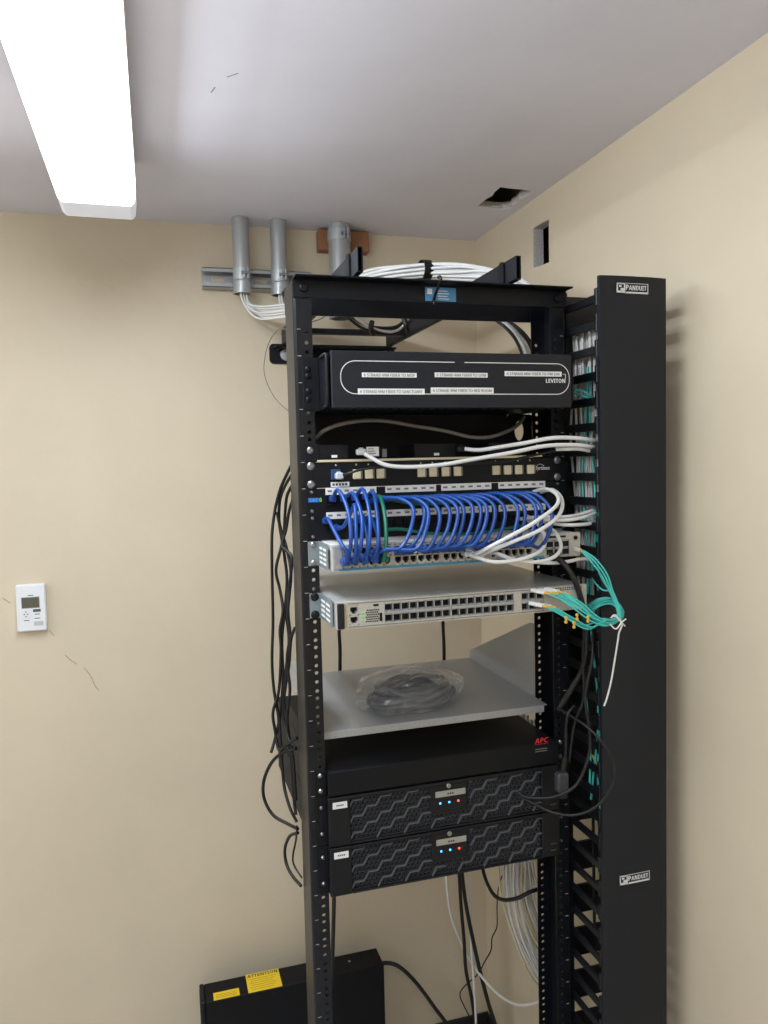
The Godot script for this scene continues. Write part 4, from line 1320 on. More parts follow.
func build_patch_cables() -> void:
	var r := 0.0033
	# drops at the punched upright
	var drops := [
		[Vector3(-0.1987, 1.7621, 0.016), Vector3(-0.1969, 1.7779, 0.04), Vector3(-0.1942, 1.7672, 0.07), Vector3(-0.1937, 1.7399, 0.105), Vector3(-0.1952, 1.7016, 0.12), Vector3(-0.1981, 1.6674, 0.108)],
		[Vector3(-0.1796, 1.7614, 0.016), Vector3(-0.1727, 1.7722, 0.045), Vector3(-0.172, 1.757, 0.08), Vector3(-0.1739, 1.7315, 0.11), Vector3(-0.1798, 1.6931, 0.122), Vector3(-0.1833, 1.6681, 0.108)],
		[Vector3(-0.1604, 1.7624, 0.016), Vector3(-0.1553, 1.7783, 0.045), Vector3(-0.1567, 1.7613, 0.08), Vector3(-0.1608, 1.7309, 0.11), Vector3(-0.1668, 1.6924, 0.122), Vector3(-0.1685, 1.6688, 0.108)],
		[Vector3(-0.1409, 1.7634, 0.016), Vector3(-0.1364, 1.7727, 0.045), Vector3(-0.1417, 1.7526, 0.08), Vector3(-0.1478, 1.7223, 0.11), Vector3(-0.1521, 1.6917, 0.122), Vector3(-0.1552, 1.6696, 0.108)],
		[Vector3(-0.2119, 1.7254, 0.016), Vector3(-0.2125, 1.73, 0.035), Vector3(-0.2103, 1.7114, 0.075), Vector3(-0.2075, 1.6935, 0.11), Vector3(-0.201, 1.681, 0.115), Vector3(-0.2014, 1.6644, 0.108)],
		[Vector3(-0.1932, 1.7127, 0.016), Vector3(-0.1867, 1.7175, 0.04), Vector3(-0.1772, 1.7449, 0.06), Vector3(-0.1784, 1.7527, 0.085), Vector3(-0.1855, 1.7165, 0.115), Vector3(-0.1876, 1.6855, 0.12), Vector3(-0.1883, 1.6652, 0.108)],
		[Vector3(-0.1668, 1.72, 0.016), Vector3(-0.1578, 1.7352, 0.05), Vector3(-0.1623, 1.7167, 0.09), Vector3(-0.1657, 1.6914, 0.112), Vector3(-0.1686, 1.6656, 0.108)],
		[Vector3(-0.1491, 1.7226, 0.016), Vector3(-0.1441, 1.7313, 0.05), Vector3(-0.1456, 1.7127, 0.09), Vector3(-0.1476, 1.6889, 0.112), Vector3(-0.152, 1.6662, 0.108)]]
	for i in drops.size():
		var pts: Array = drops[i]
		var c := cable("patch_cable", "%s blue patch cable from the punched upright dropping straight to the white switch" % ORDINAL[i], "patch cable", "blue patch cables", pts, r, M.blue_cable)
		plug(c, pts[pts.size() - 1] + Vector3(0, 0, -0.0095), Vector3(0.0112, 0.0095, 0.02), M.blue_plug)
		plug(c, pts[0] + Vector3(0, 0, -0.003), Vector3(0.0108, 0.0095, 0.012), M.blue_plug)
	# loops bowing out to the side and back down
	var apex := [Vector3(-0.0901, 1.7474, 0.115), Vector3(-0.0703, 1.7481, 0.112), Vector3(-0.0682, 1.7454, 0.125), Vector3(-0.0468, 1.7409, 0.118), Vector3(-0.0283, 1.7433, 0.115), Vector3(-0.0155, 1.7446, 0.118), Vector3(-0.0024, 1.7454, 0.112), Vector3(0.011, 1.7468, 0.118), Vector3(0.0278, 1.7459, 0.112), Vector3(0.035, 1.7459, 0.12), Vector3(0.0517, 1.7451, 0.115), Vector3(0.0731, 1.7422, 0.108), Vector3(0.0911, 1.7421, 0.12), Vector3(0.1075, 1.7411, 0.113), Vector3(0.1244, 1.7424, 0.12), Vector3(0.1398, 1.7398, 0.112), Vector3(0.1625, 1.7334, 0.105)]
	for i in apex.size():
		var a: Vector3 = apex[i]
		var w := rng.randf_range(-0.004, 0.004)
		var back := 0.05 + 0.006 * (i % 3)
		var pts := [Vector3(a.x - 0.045 + w - (0.02 if i % 2 else 0.0), 1.7565, 0.016), Vector3(a.x - 0.036 + w, 1.7615, 0.05), Vector3(a.x - 0.014, 1.7615 + w * 0.4, a.z - 0.03), a + Vector3(0, 0.0, 0), a + Vector3(-0.009, -0.034, 0.012), a + Vector3(-0.029 + w, -0.061, 0.017), Vector3(a.x - back + w, 1.684, 0.124), Vector3(a.x - back - 0.014 + w, 1.676, 0.106)]
		var c := cable("patch_cable", "%s blue cable, counted from the green cable, in the row of bowed loops" % ORDINAL[i], "patch cable", "blue patch cables", pts, r, M.blue_cable)
		plug(c, pts[pts.size() - 1] + Vector3(0, 0, -0.009), Vector3(0.0112, 0.0095, 0.02), M.blue_plug)
		plug(c, pts[0] + Vector3(0, 0, -0.003), Vector3(0.0108, 0.0095, 0.012), M.blue_plug)
	# green ones
	var g := "green patch cables"
	var c1 := cable("patch_cable", "dark green patch cable hanging straight down between blue drops and blue loops", "patch cable", g, [Vector3(-0.1233, 1.7576, 0.016), Vector3(-0.1259, 1.7641, 0.05), Vector3(-0.1313, 1.7446, 0.09), Vector3(-0.1353, 1.7139, 0.112), Vector3(-0.1378, 1.6857, 0.118), Vector3(-0.1386, 1.667, 0.108)], r, M.green_cable)
	plug(c1, Vector3(-0.1358, 1.6658, 0.0985), Vector3(0.0112, 0.0095, 0.02), M.green_cable)
	cable("patch_cable", "dark green patch cable running level behind the upper blue loops", "patch cable", g, [Vector3(-0.1271, 1.7651, 0.03), Vector3(-0.1004, 1.7592, 0.035), Vector3(-0.0647, 1.7511, 0.035), Vector3(-0.0116, 1.7488, 0.03), Vector3(0.049, 1.7514, 0.02)], r, M.green_cable)
	cable("patch_cable", "dark green patch cable running level behind the lower blue loops", "patch cable", g, [Vector3(-0.1186, 1.7083, 0.05), Vector3(-0.0921, 1.7087, 0.05), Vector3(-0.0475, 1.6998, 0.05), Vector3(-0.0019, 1.6958, 0.05), Vector3(0.0585, 1.6937, 0.04), Vector3(0.1461, 1.7006, 0.02)], r * 0.8, M.green_cable)
	# white ones sweeping across
	g = "white patch cables"
	var whites := [
		["upper white patch cable sweeping diagonally over the blue loops", [Vector3(0.1751, 1.7613, 0.016), Vector3(0.1777, 1.7678, 0.06), Vector3(0.177, 1.7584, 0.1), Vector3(0.1582, 1.7416, 0.13), Vector3(0.1028, 1.7152, 0.15), Vector3(0.0505, 1.6916, 0.15), Vector3(0.0208, 1.6711, 0.125), Vector3(0.0182, 1.6643, 0.106)]],
		["second white patch cable sweeping diagonally over the blue loops", [Vector3(0.1913, 1.7607, 0.016), Vector3(0.1916, 1.7655, 0.06), Vector3(0.1866, 1.7495, 0.1), Vector3(0.1636, 1.7262, 0.13), Vector3(0.1172, 1.7046, 0.15), Vector3(0.0665, 1.6875, 0.15), Vector3(0.0387, 1.6718, 0.125), Vector3(0.0326, 1.6634, 0.106)]],
		["white patch cable looping low past the end of the blue loops", [Vector3(0.1624, 1.7179, 0.016), Vector3(0.1612, 1.7063, 0.06), Vector3(0.1531, 1.6853, 0.1), Vector3(0.1293, 1.6689, 0.13), Vector3(0.089, 1.6572, 0.14), Vector3(0.0427, 1.6545, 0.135), Vector3(0.0157, 1.6626, 0.12), Vector3(0.0075, 1.6665, 0.106)]],
		["lowest white patch cable looping out in front of the uplink slots", [Vector3(0.1965, 1.6964, 0.02), Vector3(0.1836, 1.6926, 0.08), Vector3(0.1781, 1.6711, 0.11), Vector3(0.1534, 1.6557, 0.13), Vector3(0.1153, 1.6501, 0.135), Vector3(0.0758, 1.6569, 0.13), Vector3(0.0571, 1.6652, 0.12), Vector3(0.0509, 1.6674, 0.106)]]]
	for w in whites:
		var pts: Array = w[1]
		var c := cable("patch_cable", w[0], "patch cable", g, pts, 0.0033, M.white_cable)
		plug(c, pts[pts.size() - 1] + Vector3(0, 0, -0.009), Vector3(0.0112, 0.0095, 0.02), M.clear_plug)
	for w in [["upper white cable leading from the patch panel into the cable manager", [Vector3(0.1463, 1.7133, 0.02), Vector3(0.1706, 1.7177, 0.05), Vector3(0.215, 1.7164, 0.06), Vector3(0.2555, 1.7219, 0.06), Vector3(0.2968, 1.7306, 0.05), Vector3(0.3243, 1.7346, 0.04)]],
		["middle white cable leading from the patch panel into the cable manager", [Vector3(0.1622, 1.709, 0.02), Vector3(0.1751, 1.7128, 0.06), Vector3(0.2152, 1.7116, 0.07), Vector3(0.2555, 1.717, 0.07), Vector3(0.2968, 1.7233, 0.05), Vector3(0.3243, 1.7272, 0.04)]],
		["lower white cable leading from the patch panel into the cable manager", [Vector3(0.1784, 1.7101, 0.02), Vector3(0.1904, 1.7061, 0.05), Vector3(0.2151, 1.7027, 0.07), Vector3(0.2554, 1.7027, 0.07), Vector3(0.2967, 1.7068, 0.05), Vector3(0.3242, 1.7105, 0.04)]],
		["flat white cable sagging under the end of the white switch", [Vector3(0.1252, 1.6443, 0.06), Vector3(0.1607, 1.6398, 0.085), Vector3(0.197, 1.6399, 0.09), Vector3(0.2366, 1.6418, 0.08), Vector3(0.2794, 1.6333, 0.06), Vector3(0.3129, 1.6209, 0.05)]],
		["short white cable end poking out below the white switch", [Vector3(0.1237, 1.6547, 0.09), Vector3(0.1071, 1.6448, 0.1), Vector3(0.088, 1.655, 0.105)]]]:
		cable("patch_cable", w[0], "patch cable", g, w[1], 0.0033, M.white_cable)

func build_fiber_cables() -> void:
	var g := "teal fiber cables"
	var r := 0.0015
	var from_low := [Vector3(0.1205, 1.5993, 0.113), Vector3(0.1337, 1.5984, 0.113), Vector3(0.1451, 1.5993, 0.113), Vector3(0.1564, 1.5951, 0.113), Vector3(0.1164, 1.5774, 0.113), Vector3(0.1296, 1.5746, 0.113)]
	for i in from_low.size():
		for j in 2:
			var s: Vector3 = from_low[i] + Vector3(0.004 * (j - 0.5), 0, 0)
			var o := Vector3(rng.randf_range(-0.004, 0.004), rng.randf_range(-0.006, 0.006), rng.randf_range(-0.006, 0.006))
			var start := s + Vector3(0.022, -0.005, 0.02)
			var pts := [start, start.lerp(Vector3(0.2308, 1.5433, 0.155), 0.35) + Vector3(0, 0.001 - 0.012 * (i / 4), 0.004) + o * 0.6, start.lerp(Vector3(0.2308, 1.5433, 0.155), 0.7) + Vector3(0, -0.003 - 0.015 * (i / 4), 0.003) + o, Vector3(0.2308, 1.5433, 0.155) + o, Vector3(0.2554, 1.5421, 0.15) + o * 0.6, Vector3(0.2825, 1.5519, 0.13) + o, Vector3(0.2777, 1.5682, 0.11) + o, Vector3(0.2559, 1.5646, 0.1) + o, Vector3(0.2479, 1.5456, 0.08) + o, Vector3(0.2557, 1.5119, 0.06) + o]
			var c := cable("fiber_cable", "%s teal fiber, counted from the top, plugged into the silver switch" % ORDINAL[i * 2 + j], "fiber cable", g, pts, r, M.teal_cable, 5, 6)
			boot(c, s, s + Vector3(0.017, -0.0035, 0.015), 0.0034, M.white, "connector")
			boot(c, s + Vector3(0.017, -0.0035, 0.015), start + Vector3(0.001, 0, 0), 0.0024, M.yellow, "boot")
			if j == 0 and i < 4:
				var k: Vector3 = [Vector3(0.1796, 1.5566, 0.158), Vector3(0.2003, 1.5515, 0.158), Vector3(0.1601, 1.5528, 0.156), Vector3(0.1727, 1.5441, 0.16)][i]
				var st := begin()
				bx(st, k + Vector3(-0.0024, -0.006, -0.002), k + Vector3(0.0024, -0.001, 0.002), 0.001)
				bx(st, k + Vector3(-0.0024, 0.001, -0.002), k + Vector3(0.0024, 0.006, 0.002), 0.001)
				bx(st, k + Vector3(-0.001, -0.003, -0.001), k + Vector3(0.001, 0.003, 0.002))
				obj("clip", st, M.yellow, c)
	for i in 4:
		var o := Vector3(0.0035 * i - 0.005, 0.002 * i - 0.003, 0.002 * i)
		var s: Vector3 = Vector3(0.2169, 1.6635, 0.09) + Vector3(0, 0.002 * i - 0.003, 0)
		var start: Vector3 = Vector3(0.2159, 1.6611, 0.118)
		var pts := [start + o * 0.4, Vector3(0.2299, 1.6461, 0.13) + o, Vector3(0.248, 1.6197, 0.135) + o, Vector3(0.2577, 1.5935, 0.138) + o * 0.6, Vector3(0.268, 1.5687, 0.14) + o * 0.5, Vector3(0.2705, 1.5451, 0.145) + o * 0.4]
		if i == 3: pts = [start, Vector3(0.2368, 1.6399, 0.125), Vector3(0.2445, 1.6186, 0.125), Vector3(0.255, 1.5977, 0.13), Vector3(0.2628, 1.5919, 0.13), Vector3(0.2534, 1.591, 0.12), Vector3(0.2521, 1.5987, 0.1), Vector3(0.2627, 1.6046, 0.07)]
		var c := cable("fiber_cable", "%s teal fiber leaving the uplink slots of the white switch" % ORDINAL[i], "fiber cable", g, pts, r, M.teal_cable, 5, 6)
		if i < 2:
			boot(c, s, s.lerp(start, 0.7), 0.003, M.white, "connector")
			boot(c, s.lerp(start, 0.7), start + o * 0.4, 0.0024, M.yellow, "boot")
	var t := cable("tie_string", "white string knotted round the teal fibers with a long dangling tail", "string", "", [Vector3(0.2418, 1.5546, 0.165), Vector3(0.2481, 1.5533, 0.17), Vector3(0.2577, 1.5406, 0.17), Vector3(0.2551, 1.5245, 0.165), Vector3(0.2564, 1.5113, 0.16), Vector3(0.2549, 1.4659, 0.15), Vector3(0.2521, 1.4352, 0.145), Vector3(0.2473, 1.4063, 0.14), Vector3(0.2425, 1.3922, 0.138)], 0.0016, M.white_cable)
	var st := begin()
	tube(st, curve([Vector3(0.2359, 1.542, 0.168), Vector3(0.2448, 1.5336, 0.172), Vector3(0.2564, 1.5445, 0.172), Vector3(0.2641, 1.549, 0.172)], 4), 0.0013, 6)
	tube(st, curve([Vector3(0.2635, 1.5367, 0.17), Vector3(0.2526, 1.5465, 0.172), Vector3(0.2443, 1.557, 0.17), Vector3(0.2399, 1.5513, 0.165)], 4), 0.0013, 6)
	obj("knot", st, M.white_cable, t)

func build_top_cables() -> void:
	# out of the conduits
	var g := "white cables leaving the conduits"
	for i in 7:
		var o := Vector3(0.007 * (i % 3 - 1), 0, 0.006 * (i / 3 - 1))
		var dy := 0.0055 * i
		var start := Vector3(-0.2435, 2.285, -0.782) + o
		cable("conduit_cable", "%s white cable curving out of the conduit farthest from the wooden block" % ORDINAL[i], "cable", g, [start + Vector3(0, 0.06, 0), start, start + Vector3(0.006, -0.03 - dy * 0.3, 0.008), start + Vector3(0.035, -0.05 - dy, 0.04), start + Vector3(0.09, -0.057 - dy, 0.1), start + Vector3(0.15, -0.056 - dy, 0.17), start + Vector3(0.22, -0.05 - dy * 0.5, 0.24)], 0.0026, M.white_cable)
	for i in 4:
		var o := Vector3(0.006 * (i % 2) - 0.004, 0, 0.007 * (i / 2) - 0.003)
		var start := Vector3(-0.1455, 2.285, -0.782) + o
		cable("conduit_cable", "%s white cable dropping from the conduit between the outer conduit and the block" % ORDINAL[i], "cable", g, [start + Vector3(0, 0.06, 0), start, start + Vector3(0.002, -0.04, 0.008), start + Vector3(0.016, -0.07 - 0.004 * i, 0.04), start + Vector3(0.06, -0.08, 0.1), start + Vector3(0.13, -0.075, 0.16)], 0.0026, M.white_cable)
	# bundle lying along the runway
	g = "white cables bundled on the runway"
	var path := [Vector3(-0.006, 2.265, -0.56), Vector3(0.0278, 2.2643, -0.5), Vector3(0.0692, 2.2612, -0.45), Vector3(0.1253, 2.2563, -0.4), Vector3(0.1745, 2.2419, -0.34), Vector3(0.2127, 2.2273, -0.29), Vector3(0.2482, 2.2023, -0.24), Vector3(0.2816, 2.1759, -0.2), Vector3(0.2877, 2.135, -0.16), Vector3(0.2843, 2.0611, -0.13), Vector3(0.2824, 1.9797, -0.12)]
	for i in 22:
		var a := TAU * i / 9.0
		var rad := 0.006 if i > 16 else (0.0125 if i > 9 else 0.019)
		var pts := []
		for k in path.size():
			var tw := a + k * 0.25
			var shrink := 1.0 if k < 7 else 0.6
			var p: Vector3 = path[k]
			pts.append(p + Vector3(0, sin(tw) * rad * 0.75, cos(tw) * rad * 1.3) * shrink + Vector3(0, rng.randf_range(-0.002, 0.002), 0))
		cable("network_cable", "white network cable in the thick bundle lying on the runway", "cable", g, pts, 0.0035, M.white_cable, 4, 6)
	var ring := []
	var mid: Vector3 = Vector3(0.1241, 2.2562, -0.4)
	for k in 13:
		var a := TAU * k / 12.0
		ring.append(mid + Vector3(0, sin(a) * 0.022, cos(a) * 0.031))
	var st := begin()
	for k in 12:
		var p: Vector3 = ring[k]
		var q: Vector3 = ring[k + 1]
		var out := ((p + q) / 2 - mid).normalized()
		quad(st, p + Vector3(-0.01, 0, 0), q + Vector3(-0.01, 0, 0), q + Vector3(0.01, 0, 0), p + Vector3(0.01, 0, 0), out)
		quad(st, p + Vector3(-0.01, 0, 0) + out * 0.002, q + Vector3(-0.01, 0, 0) + out * 0.002, q + Vector3(0.01, 0, 0) + out * 0.002, p + Vector3(0.01, 0, 0) + out * 0.002, out)
		for s in [-0.01, 0.01]:
			quad(st, p + Vector3(s, 0, 0), q + Vector3(s, 0, 0), q + Vector3(s, 0, 0) + out * 0.002, p + Vector3(s, 0, 0) + out * 0.002, Vector3(s, 0, 0))
	describe(obj("cable_wrap", st, M.black_cable), "black hook-and-loop wrap round the white bundle on the runway", "cable wrap")
	# loop sagging under the runway
	g = "cables sagging under the runway"
	for e in [["outer black cable sagging in a loop under the runway", [Vector3(-0.1009, 2.1456, -0.3), Vector3(-0.0821, 2.1256, -0.3), Vector3(-0.0545, 2.1056, -0.3), Vector3(-0.0196, 2.0961, -0.3), Vector3(0.0204, 2.0971, -0.3), Vector3(0.0478, 2.1147, -0.3), Vector3(0.0666, 2.1428, -0.3)], M.black_cable, 0.0036], ["inner black cable sagging in a loop under the runway", [Vector3(-0.0876, 2.148, -0.31), Vector3(-0.0687, 2.1279, -0.31), Vector3(-0.0428, 2.114, -0.31), Vector3(-0.0119, 2.1085, -0.31), Vector3(0.0239, 2.1116, -0.31), Vector3(0.047, 2.1292, -0.31), Vector3(0.0611, 2.1488, -0.31)], M.black_cable, 0.0036], ["white cable sagging in a loop under the runway", [Vector3(-0.0804, 2.1432, -0.305), Vector3(-0.0635, 2.125, -0.305), Vector3(-0.0369, 2.1082, -0.3), Vector3(0.0011, 2.0979, -0.295), Vector3(0.028, 2.1048, -0.295), Vector3(0.0481, 2.1274, -0.3), Vector3(0.0616, 2.1478, -0.305)], M.white_cable, 0.0028]]:
		cable("hanging_cable", e[0], "cable", g, e[1], e[3], e[2])
	for e in [["black tie wrapping the sagging loop at its near turn", [Vector3(-0.0331, 2.1182, -0.297), Vector3(-0.0382, 2.1019, -0.288), Vector3(-0.0315, 2.0932, -0.297)]], ["black tie wrapping the sagging loop at its far turn", [Vector3(0.0382, 2.1286, -0.297), Vector3(0.0393, 2.1123, -0.288), Vector3(0.0465, 2.0993, -0.297)]]]:
		cable("cable_tie", e[0], "cable tie", "black ties on the sagging loop", e[1], 0.006, M.black_cable)
	# falling from the runway to the far upright
	g = "cables falling behind the fiber enclosure"
	var fall := [Vector3(0.1666, 2.151, -0.24), Vector3(0.1939, 2.1294, -0.22), Vector3(0.2254, 2.1101, -0.2), Vector3(0.2471, 2.0826, -0.18), Vector3(0.2622, 2.0506, -0.17), Vector3(0.27, 2.0004, -0.16), Vector3(0.2759, 1.9225, -0.16)]
	for i in 5:
		var pts := []
		for k in fall.size(): pts.append(fall[k] + Vector3(0.0085 * (i - 2), -0.001 * i, 0.004 * (i % 2)))
		cable("hanging_cable", "%s %s cable arching down from the runway behind the fiber enclosure" % [ORDINAL[i], "white" if i in [1, 2] else "black"], "cable", g, pts, 0.0033, M.white_cable if i in [1, 2] else M.black_cable)
	cable("tension_wire", "thin grey wire curving on the wall beside the rack", "wire", "", [Vector3(-0.1771, 2.1348, -0.5), Vector3(-0.1869, 2.1469, -0.6), Vector3(-0.1953, 2.1284, -0.7), Vector3(-0.2044, 2.0803, -0.72), Vector3(-0.2005, 2.0421, -0.72), Vector3(-0.1788, 1.9959, -0.72), Vector3(-0.1442, 1.9583, -0.7), Vector3(-0.1095, 1.9363, -0.68)], 0.0011, M.grey_cable)
	cable("ground_wire", "thin dark wire hanging under the runway by the upright", "wire", "", [Vector3(-0.1351, 2.1429, -0.45), Vector3(-0.1165, 2.1479, -0.45), Vector3(-0.1046, 2.1531, -0.44), Vector3(-0.0973, 2.1606, -0.42)], 0.0011, M.grey_cable)

func build_tray_cables() -> void:
	cable("grey_cable", "thick grey cord snaking through the dark opening above the tray", "cord", "", [Vector3(-0.2133, 1.867, -0.04), Vector3(-0.2009, 1.8786, -0.03), Vector3(-0.178, 1.8882, -0.02), Vector3(-0.1385, 1.8948, -0.02), Vector3(-0.0929, 1.8944, -0.02), Vector3(-0.0373, 1.8851, -0.02), Vector3(0.0196, 1.8756, -0.02), Vector3(0.0681, 1.8642, -0.02), Vector3(0.11, 1.8638, -0.025), Vector3(0.1514, 1.8748, -0.035), Vector3(0.1792, 1.8882, -0.045), Vector3(0.1975, 1.9022, -0.06)], 0.0036, M.grey_cable)
	var w := cable("network_cable_white", "white cable drooping from the first converter across the ivory blanks into the manager", "cable", "white cables on the tray", [Vector3(-0.1445, 1.8365, 0.03), Vector3(-0.1353, 1.8295, 0.04), Vector3(-0.1156, 1.8172, 0.055), Vector3(-0.0787, 1.813, 0.06), Vector3(-0.0235, 1.815, 0.065), Vector3(0.0384, 1.8237, 0.07), Vector3(0.1015, 1.8326, 0.075), Vector3(0.1686, 1.8434, 0.075), Vector3(0.2275, 1.8442, 0.075), Vector3(0.2646, 1.8402, 0.07), Vector3(0.3018, 1.8364, 0.05), Vector3(0.3315, 1.8345, 0.03)], 0.0036, M.white_cable)
	plug(w, Vector3(-0.1493, 1.8402, 0.022), Vector3(0.016, 0.0105, 0.012), M.clear_plug)
	w = cable("network_cable_white", "upper white cable rising from the middle converter into the manager", "cable", "white cables on the tray", [Vector3(0.037, 1.8417, 0.03), Vector3(0.0589, 1.8392, 0.045), Vector3(0.0899, 1.8434, 0.06), Vector3(0.1327, 1.8494, 0.07), Vector3(0.1824, 1.8571, 0.075), Vector3(0.2276, 1.8565, 0.075), Vector3(0.2647, 1.8526, 0.07), Vector3(0.3019, 1.8492, 0.05), Vector3(0.3316, 1.8475, 0.03)], 0.0036, M.white_cable)
	plug(w, Vector3(0.0328, 1.842, 0.022), Vector3(0.014, 0.0105, 0.012), M.charcoal)
	cable("network_cable_white", "short white cable tucked under the two white cables at the manager", "cable", "white cables on the tray", [Vector3(0.1983, 1.838, 0.06), Vector3(0.2136, 1.8376, 0.068), Vector3(0.2416, 1.8371, 0.068), Vector3(0.2748, 1.8313, 0.06), Vector3(0.3187, 1.8237, 0.03)], 0.0036, M.white_cable)
	var b := cable("black_cable", "black cable running from the blue jack above the ivory blanks", "cable", "", [Vector3(-0.1812, 1.8021, 0.02), Vector3(-0.1714, 1.8053, 0.03), Vector3(-0.148, 1.8114, 0.034), Vector3(-0.1117, 1.8139, 0.036), Vector3(-0.049, 1.8157, 0.036), Vector3(0.0247, 1.8157, 0.036), Vector3(0.1008, 1.8175, 0.036), Vector3(0.1477, 1.8252, 0.04), Vector3(0.1946, 1.8331, 0.045), Vector3(0.2481, 1.8395, 0.04), Vector3(0.3018, 1.8314, 0.03)], 0.0022, M.black_cable)
	plug(b, Vector3(-0.1872, 1.8006, 0.016), Vector3(0.013, 0.011, 0.014), M.clear_plug)

func build_side_cables() -> void:
	# black cords hanging outside the near upright
	var g := "black cords hanging outside the upright"
	var runs := [
		[Vector3(-0.2485, 1.8194, -0.1), Vector3(-0.2549, 1.8013, -0.12), Vector3(-0.2637, 1.7754, -0.14), Vector3(-0.2727, 1.738, -0.15), Vector3(-0.2799, 1.6914, -0.15), Vector3(-0.2821, 1.6256, -0.15), Vector3(-0.2834, 1.5309, -0.15), Vector3(-0.2878, 1.4549, -0.15), Vector3(-0.286, 1.3971, -0.15), Vector3(-0.2799, 1.3416, -0.14), Vector3(-0.2794, 1.2873, -0.13), Vector3(-0.2775, 1.2236, -0.12), Vector3(-0.2707, 1.187, -0.1), Vector3(-0.2602, 1.1631, -0.09)],
		[Vector3(-0.2471, 1.8048, -0.1), Vector3(-0.2557, 1.7827, -0.13), Vector3(-0.2627, 1.7563, -0.15), Vector3(-0.2643, 1.7182, -0.16), Vector3(-0.2599, 1.6801, -0.16), Vector3(-0.2554, 1.6417, -0.16), Vector3(-0.2529, 1.6033, -0.16), Vector3(-0.2586, 1.5462, -0.16), Vector3(-0.2662, 1.489, -0.16), Vector3(-0.2668, 1.4116, -0.16), Vector3(-0.2748, 1.3444, -0.16), Vector3(-0.2837, 1.3064, -0.16), Vector3(-0.2957, 1.2764, -0.15)],
		[Vector3(-0.2459, 1.7867, -0.1), Vector3(-0.2543, 1.7645, -0.12), Vector3(-0.2559, 1.7285, -0.14), Vector3(-0.2574, 1.6903, -0.15), Vector3(-0.2638, 1.6661, -0.15), Vector3(-0.2746, 1.6251, -0.15), Vector3(-0.2683, 1.5868, -0.15), Vector3(-0.2655, 1.5503, -0.14), Vector3(-0.2723, 1.5129, -0.14), Vector3(-0.2717, 1.4748, -0.14), Vector3(-0.278, 1.399, -0.14), Vector3(-0.2906, 1.3583, -0.14), Vector3(-0.288, 1.3234, -0.14), Vector3(-0.2832, 1.2878, -0.13), Vector3(-0.2728, 1.303, -0.11), Vector3(-0.2551, 1.3209, -0.09)],
		[Vector3(-0.243, 1.7645, -0.11), Vector3(-0.2499, 1.7344, -0.13), Vector3(-0.2549, 1.7004, -0.14), Vector3(-0.2633, 1.6727, -0.14), Vector3(-0.2541, 1.66, -0.13), Vector3(-0.2488, 1.6459, -0.12), Vector3(-0.2546, 1.5889, -0.13), Vector3(-0.2598, 1.5498, -0.14), Vector3(-0.256, 1.4924, -0.14), Vector3(-0.2635, 1.4358, -0.14), Vector3(-0.2692, 1.3789, -0.14), Vector3(-0.265, 1.3238, -0.13), Vector3(-0.2606, 1.2729, -0.11), Vector3(-0.2591, 1.2004, -0.1)],
		[Vector3(-0.2691, 1.7341, -0.15), Vector3(-0.2627, 1.7, -0.15), Vector3(-0.2543, 1.6628, -0.14), Vector3(-0.2499, 1.6167, -0.13), Vector3(-0.2576, 1.5514, -0.13), Vector3(-0.2554, 1.504, -0.13), Vector3(-0.2626, 1.4573, -0.13), Vector3(-0.2588, 1.3997, -0.13), Vector3(-0.2663, 1.3432, -0.13), Vector3(-0.2628, 1.2695, -0.12), Vector3(-0.2612, 1.1965, -0.11), Vector3(-0.26, 1.1719, -0.1)],
		[Vector3(-0.2507, 1.5229, -0.1), Vector3(-0.2555, 1.4967, -0.12), Vector3(-0.2591, 1.4474, -0.13), Vector3(-0.2666, 1.3978, -0.14), Vector3(-0.272, 1.3503, -0.14), Vector3(-0.2653, 1.3081, -0.12), Vector3(-0.2559, 1.2987, -0.1)],
		[Vector3(-0.2576, 1.3006, -0.09), Vector3(-0.2754, 1.2865, -0.12), Vector3(-0.2957, 1.2627, -0.14), Vector3(-0.3107, 1.226, -0.15), Vector3(-0.3119, 1.1911, -0.15), Vector3(-0.2973, 1.1601, -0.14), Vector3(-0.2724, 1.1476, -0.12), Vector3(-0.2587, 1.1496, -0.09)],
		[Vector3(-0.259, 1.142, -0.09), Vector3(-0.2694, 1.1239, -0.12), Vector3(-0.2766, 1.0921, -0.14), Vector3(-0.2756, 1.0643, -0.14), Vector3(-0.2698, 1.05, -0.12), Vector3(-0.2565, 1.0402, -0.09)],
		[Vector3(-0.2604, 1.1555, -0.09), Vector3(-0.2615, 1.1243, -0.1), Vector3(-0.2664, 1.0914, -0.11), Vector3(-0.2652, 1.0718, -0.11), Vector3(-0.2542, 1.0551, -0.09)]]
	var names := ["outermost black cord running down past the thermostat side", "black cord with a loose end hanging at mid height", "black cord weaving across the others and turning into the rack", "inner black cord twisted round its neighbours near the top", "black cord crossing from the outside to the inside of the hank", "short black cord emerging at mid height of the hank", "black cord bulging out in a wide round loop beside the servers", "black cord making a small loop below the wide round loop", "thin black cord inside the small lowest loop"]
	for i in runs.size():
		cable("power_cable", names[i], "cord", g, runs[i], 0.0019 if i == 8 else 0.0032, M.black_cable, 5, 6)
	# cords between the rack and the manager
	g = "black cords between rack and manager"
	cable("power_cable", "thick black cord curving down from the uplink slots past the silver switch", "cord", g, [Vector3(0.1636, 1.6584, 0.08), Vector3(0.1816, 1.6455, 0.1), Vector3(0.196, 1.6204, 0.115), Vector3(0.2112, 1.5845, 0.115), Vector3(0.2277, 1.5454, 0.1), Vector3(0.2434, 1.4952, 0.08), Vector3(0.251, 1.444, 0.06), Vector3(0.236, 1.4057, 0.05), Vector3(0.2187, 1.3711, 0.04), Vector3(0.2131, 1.357, 0.035)], 0.0052, M.black_cable)
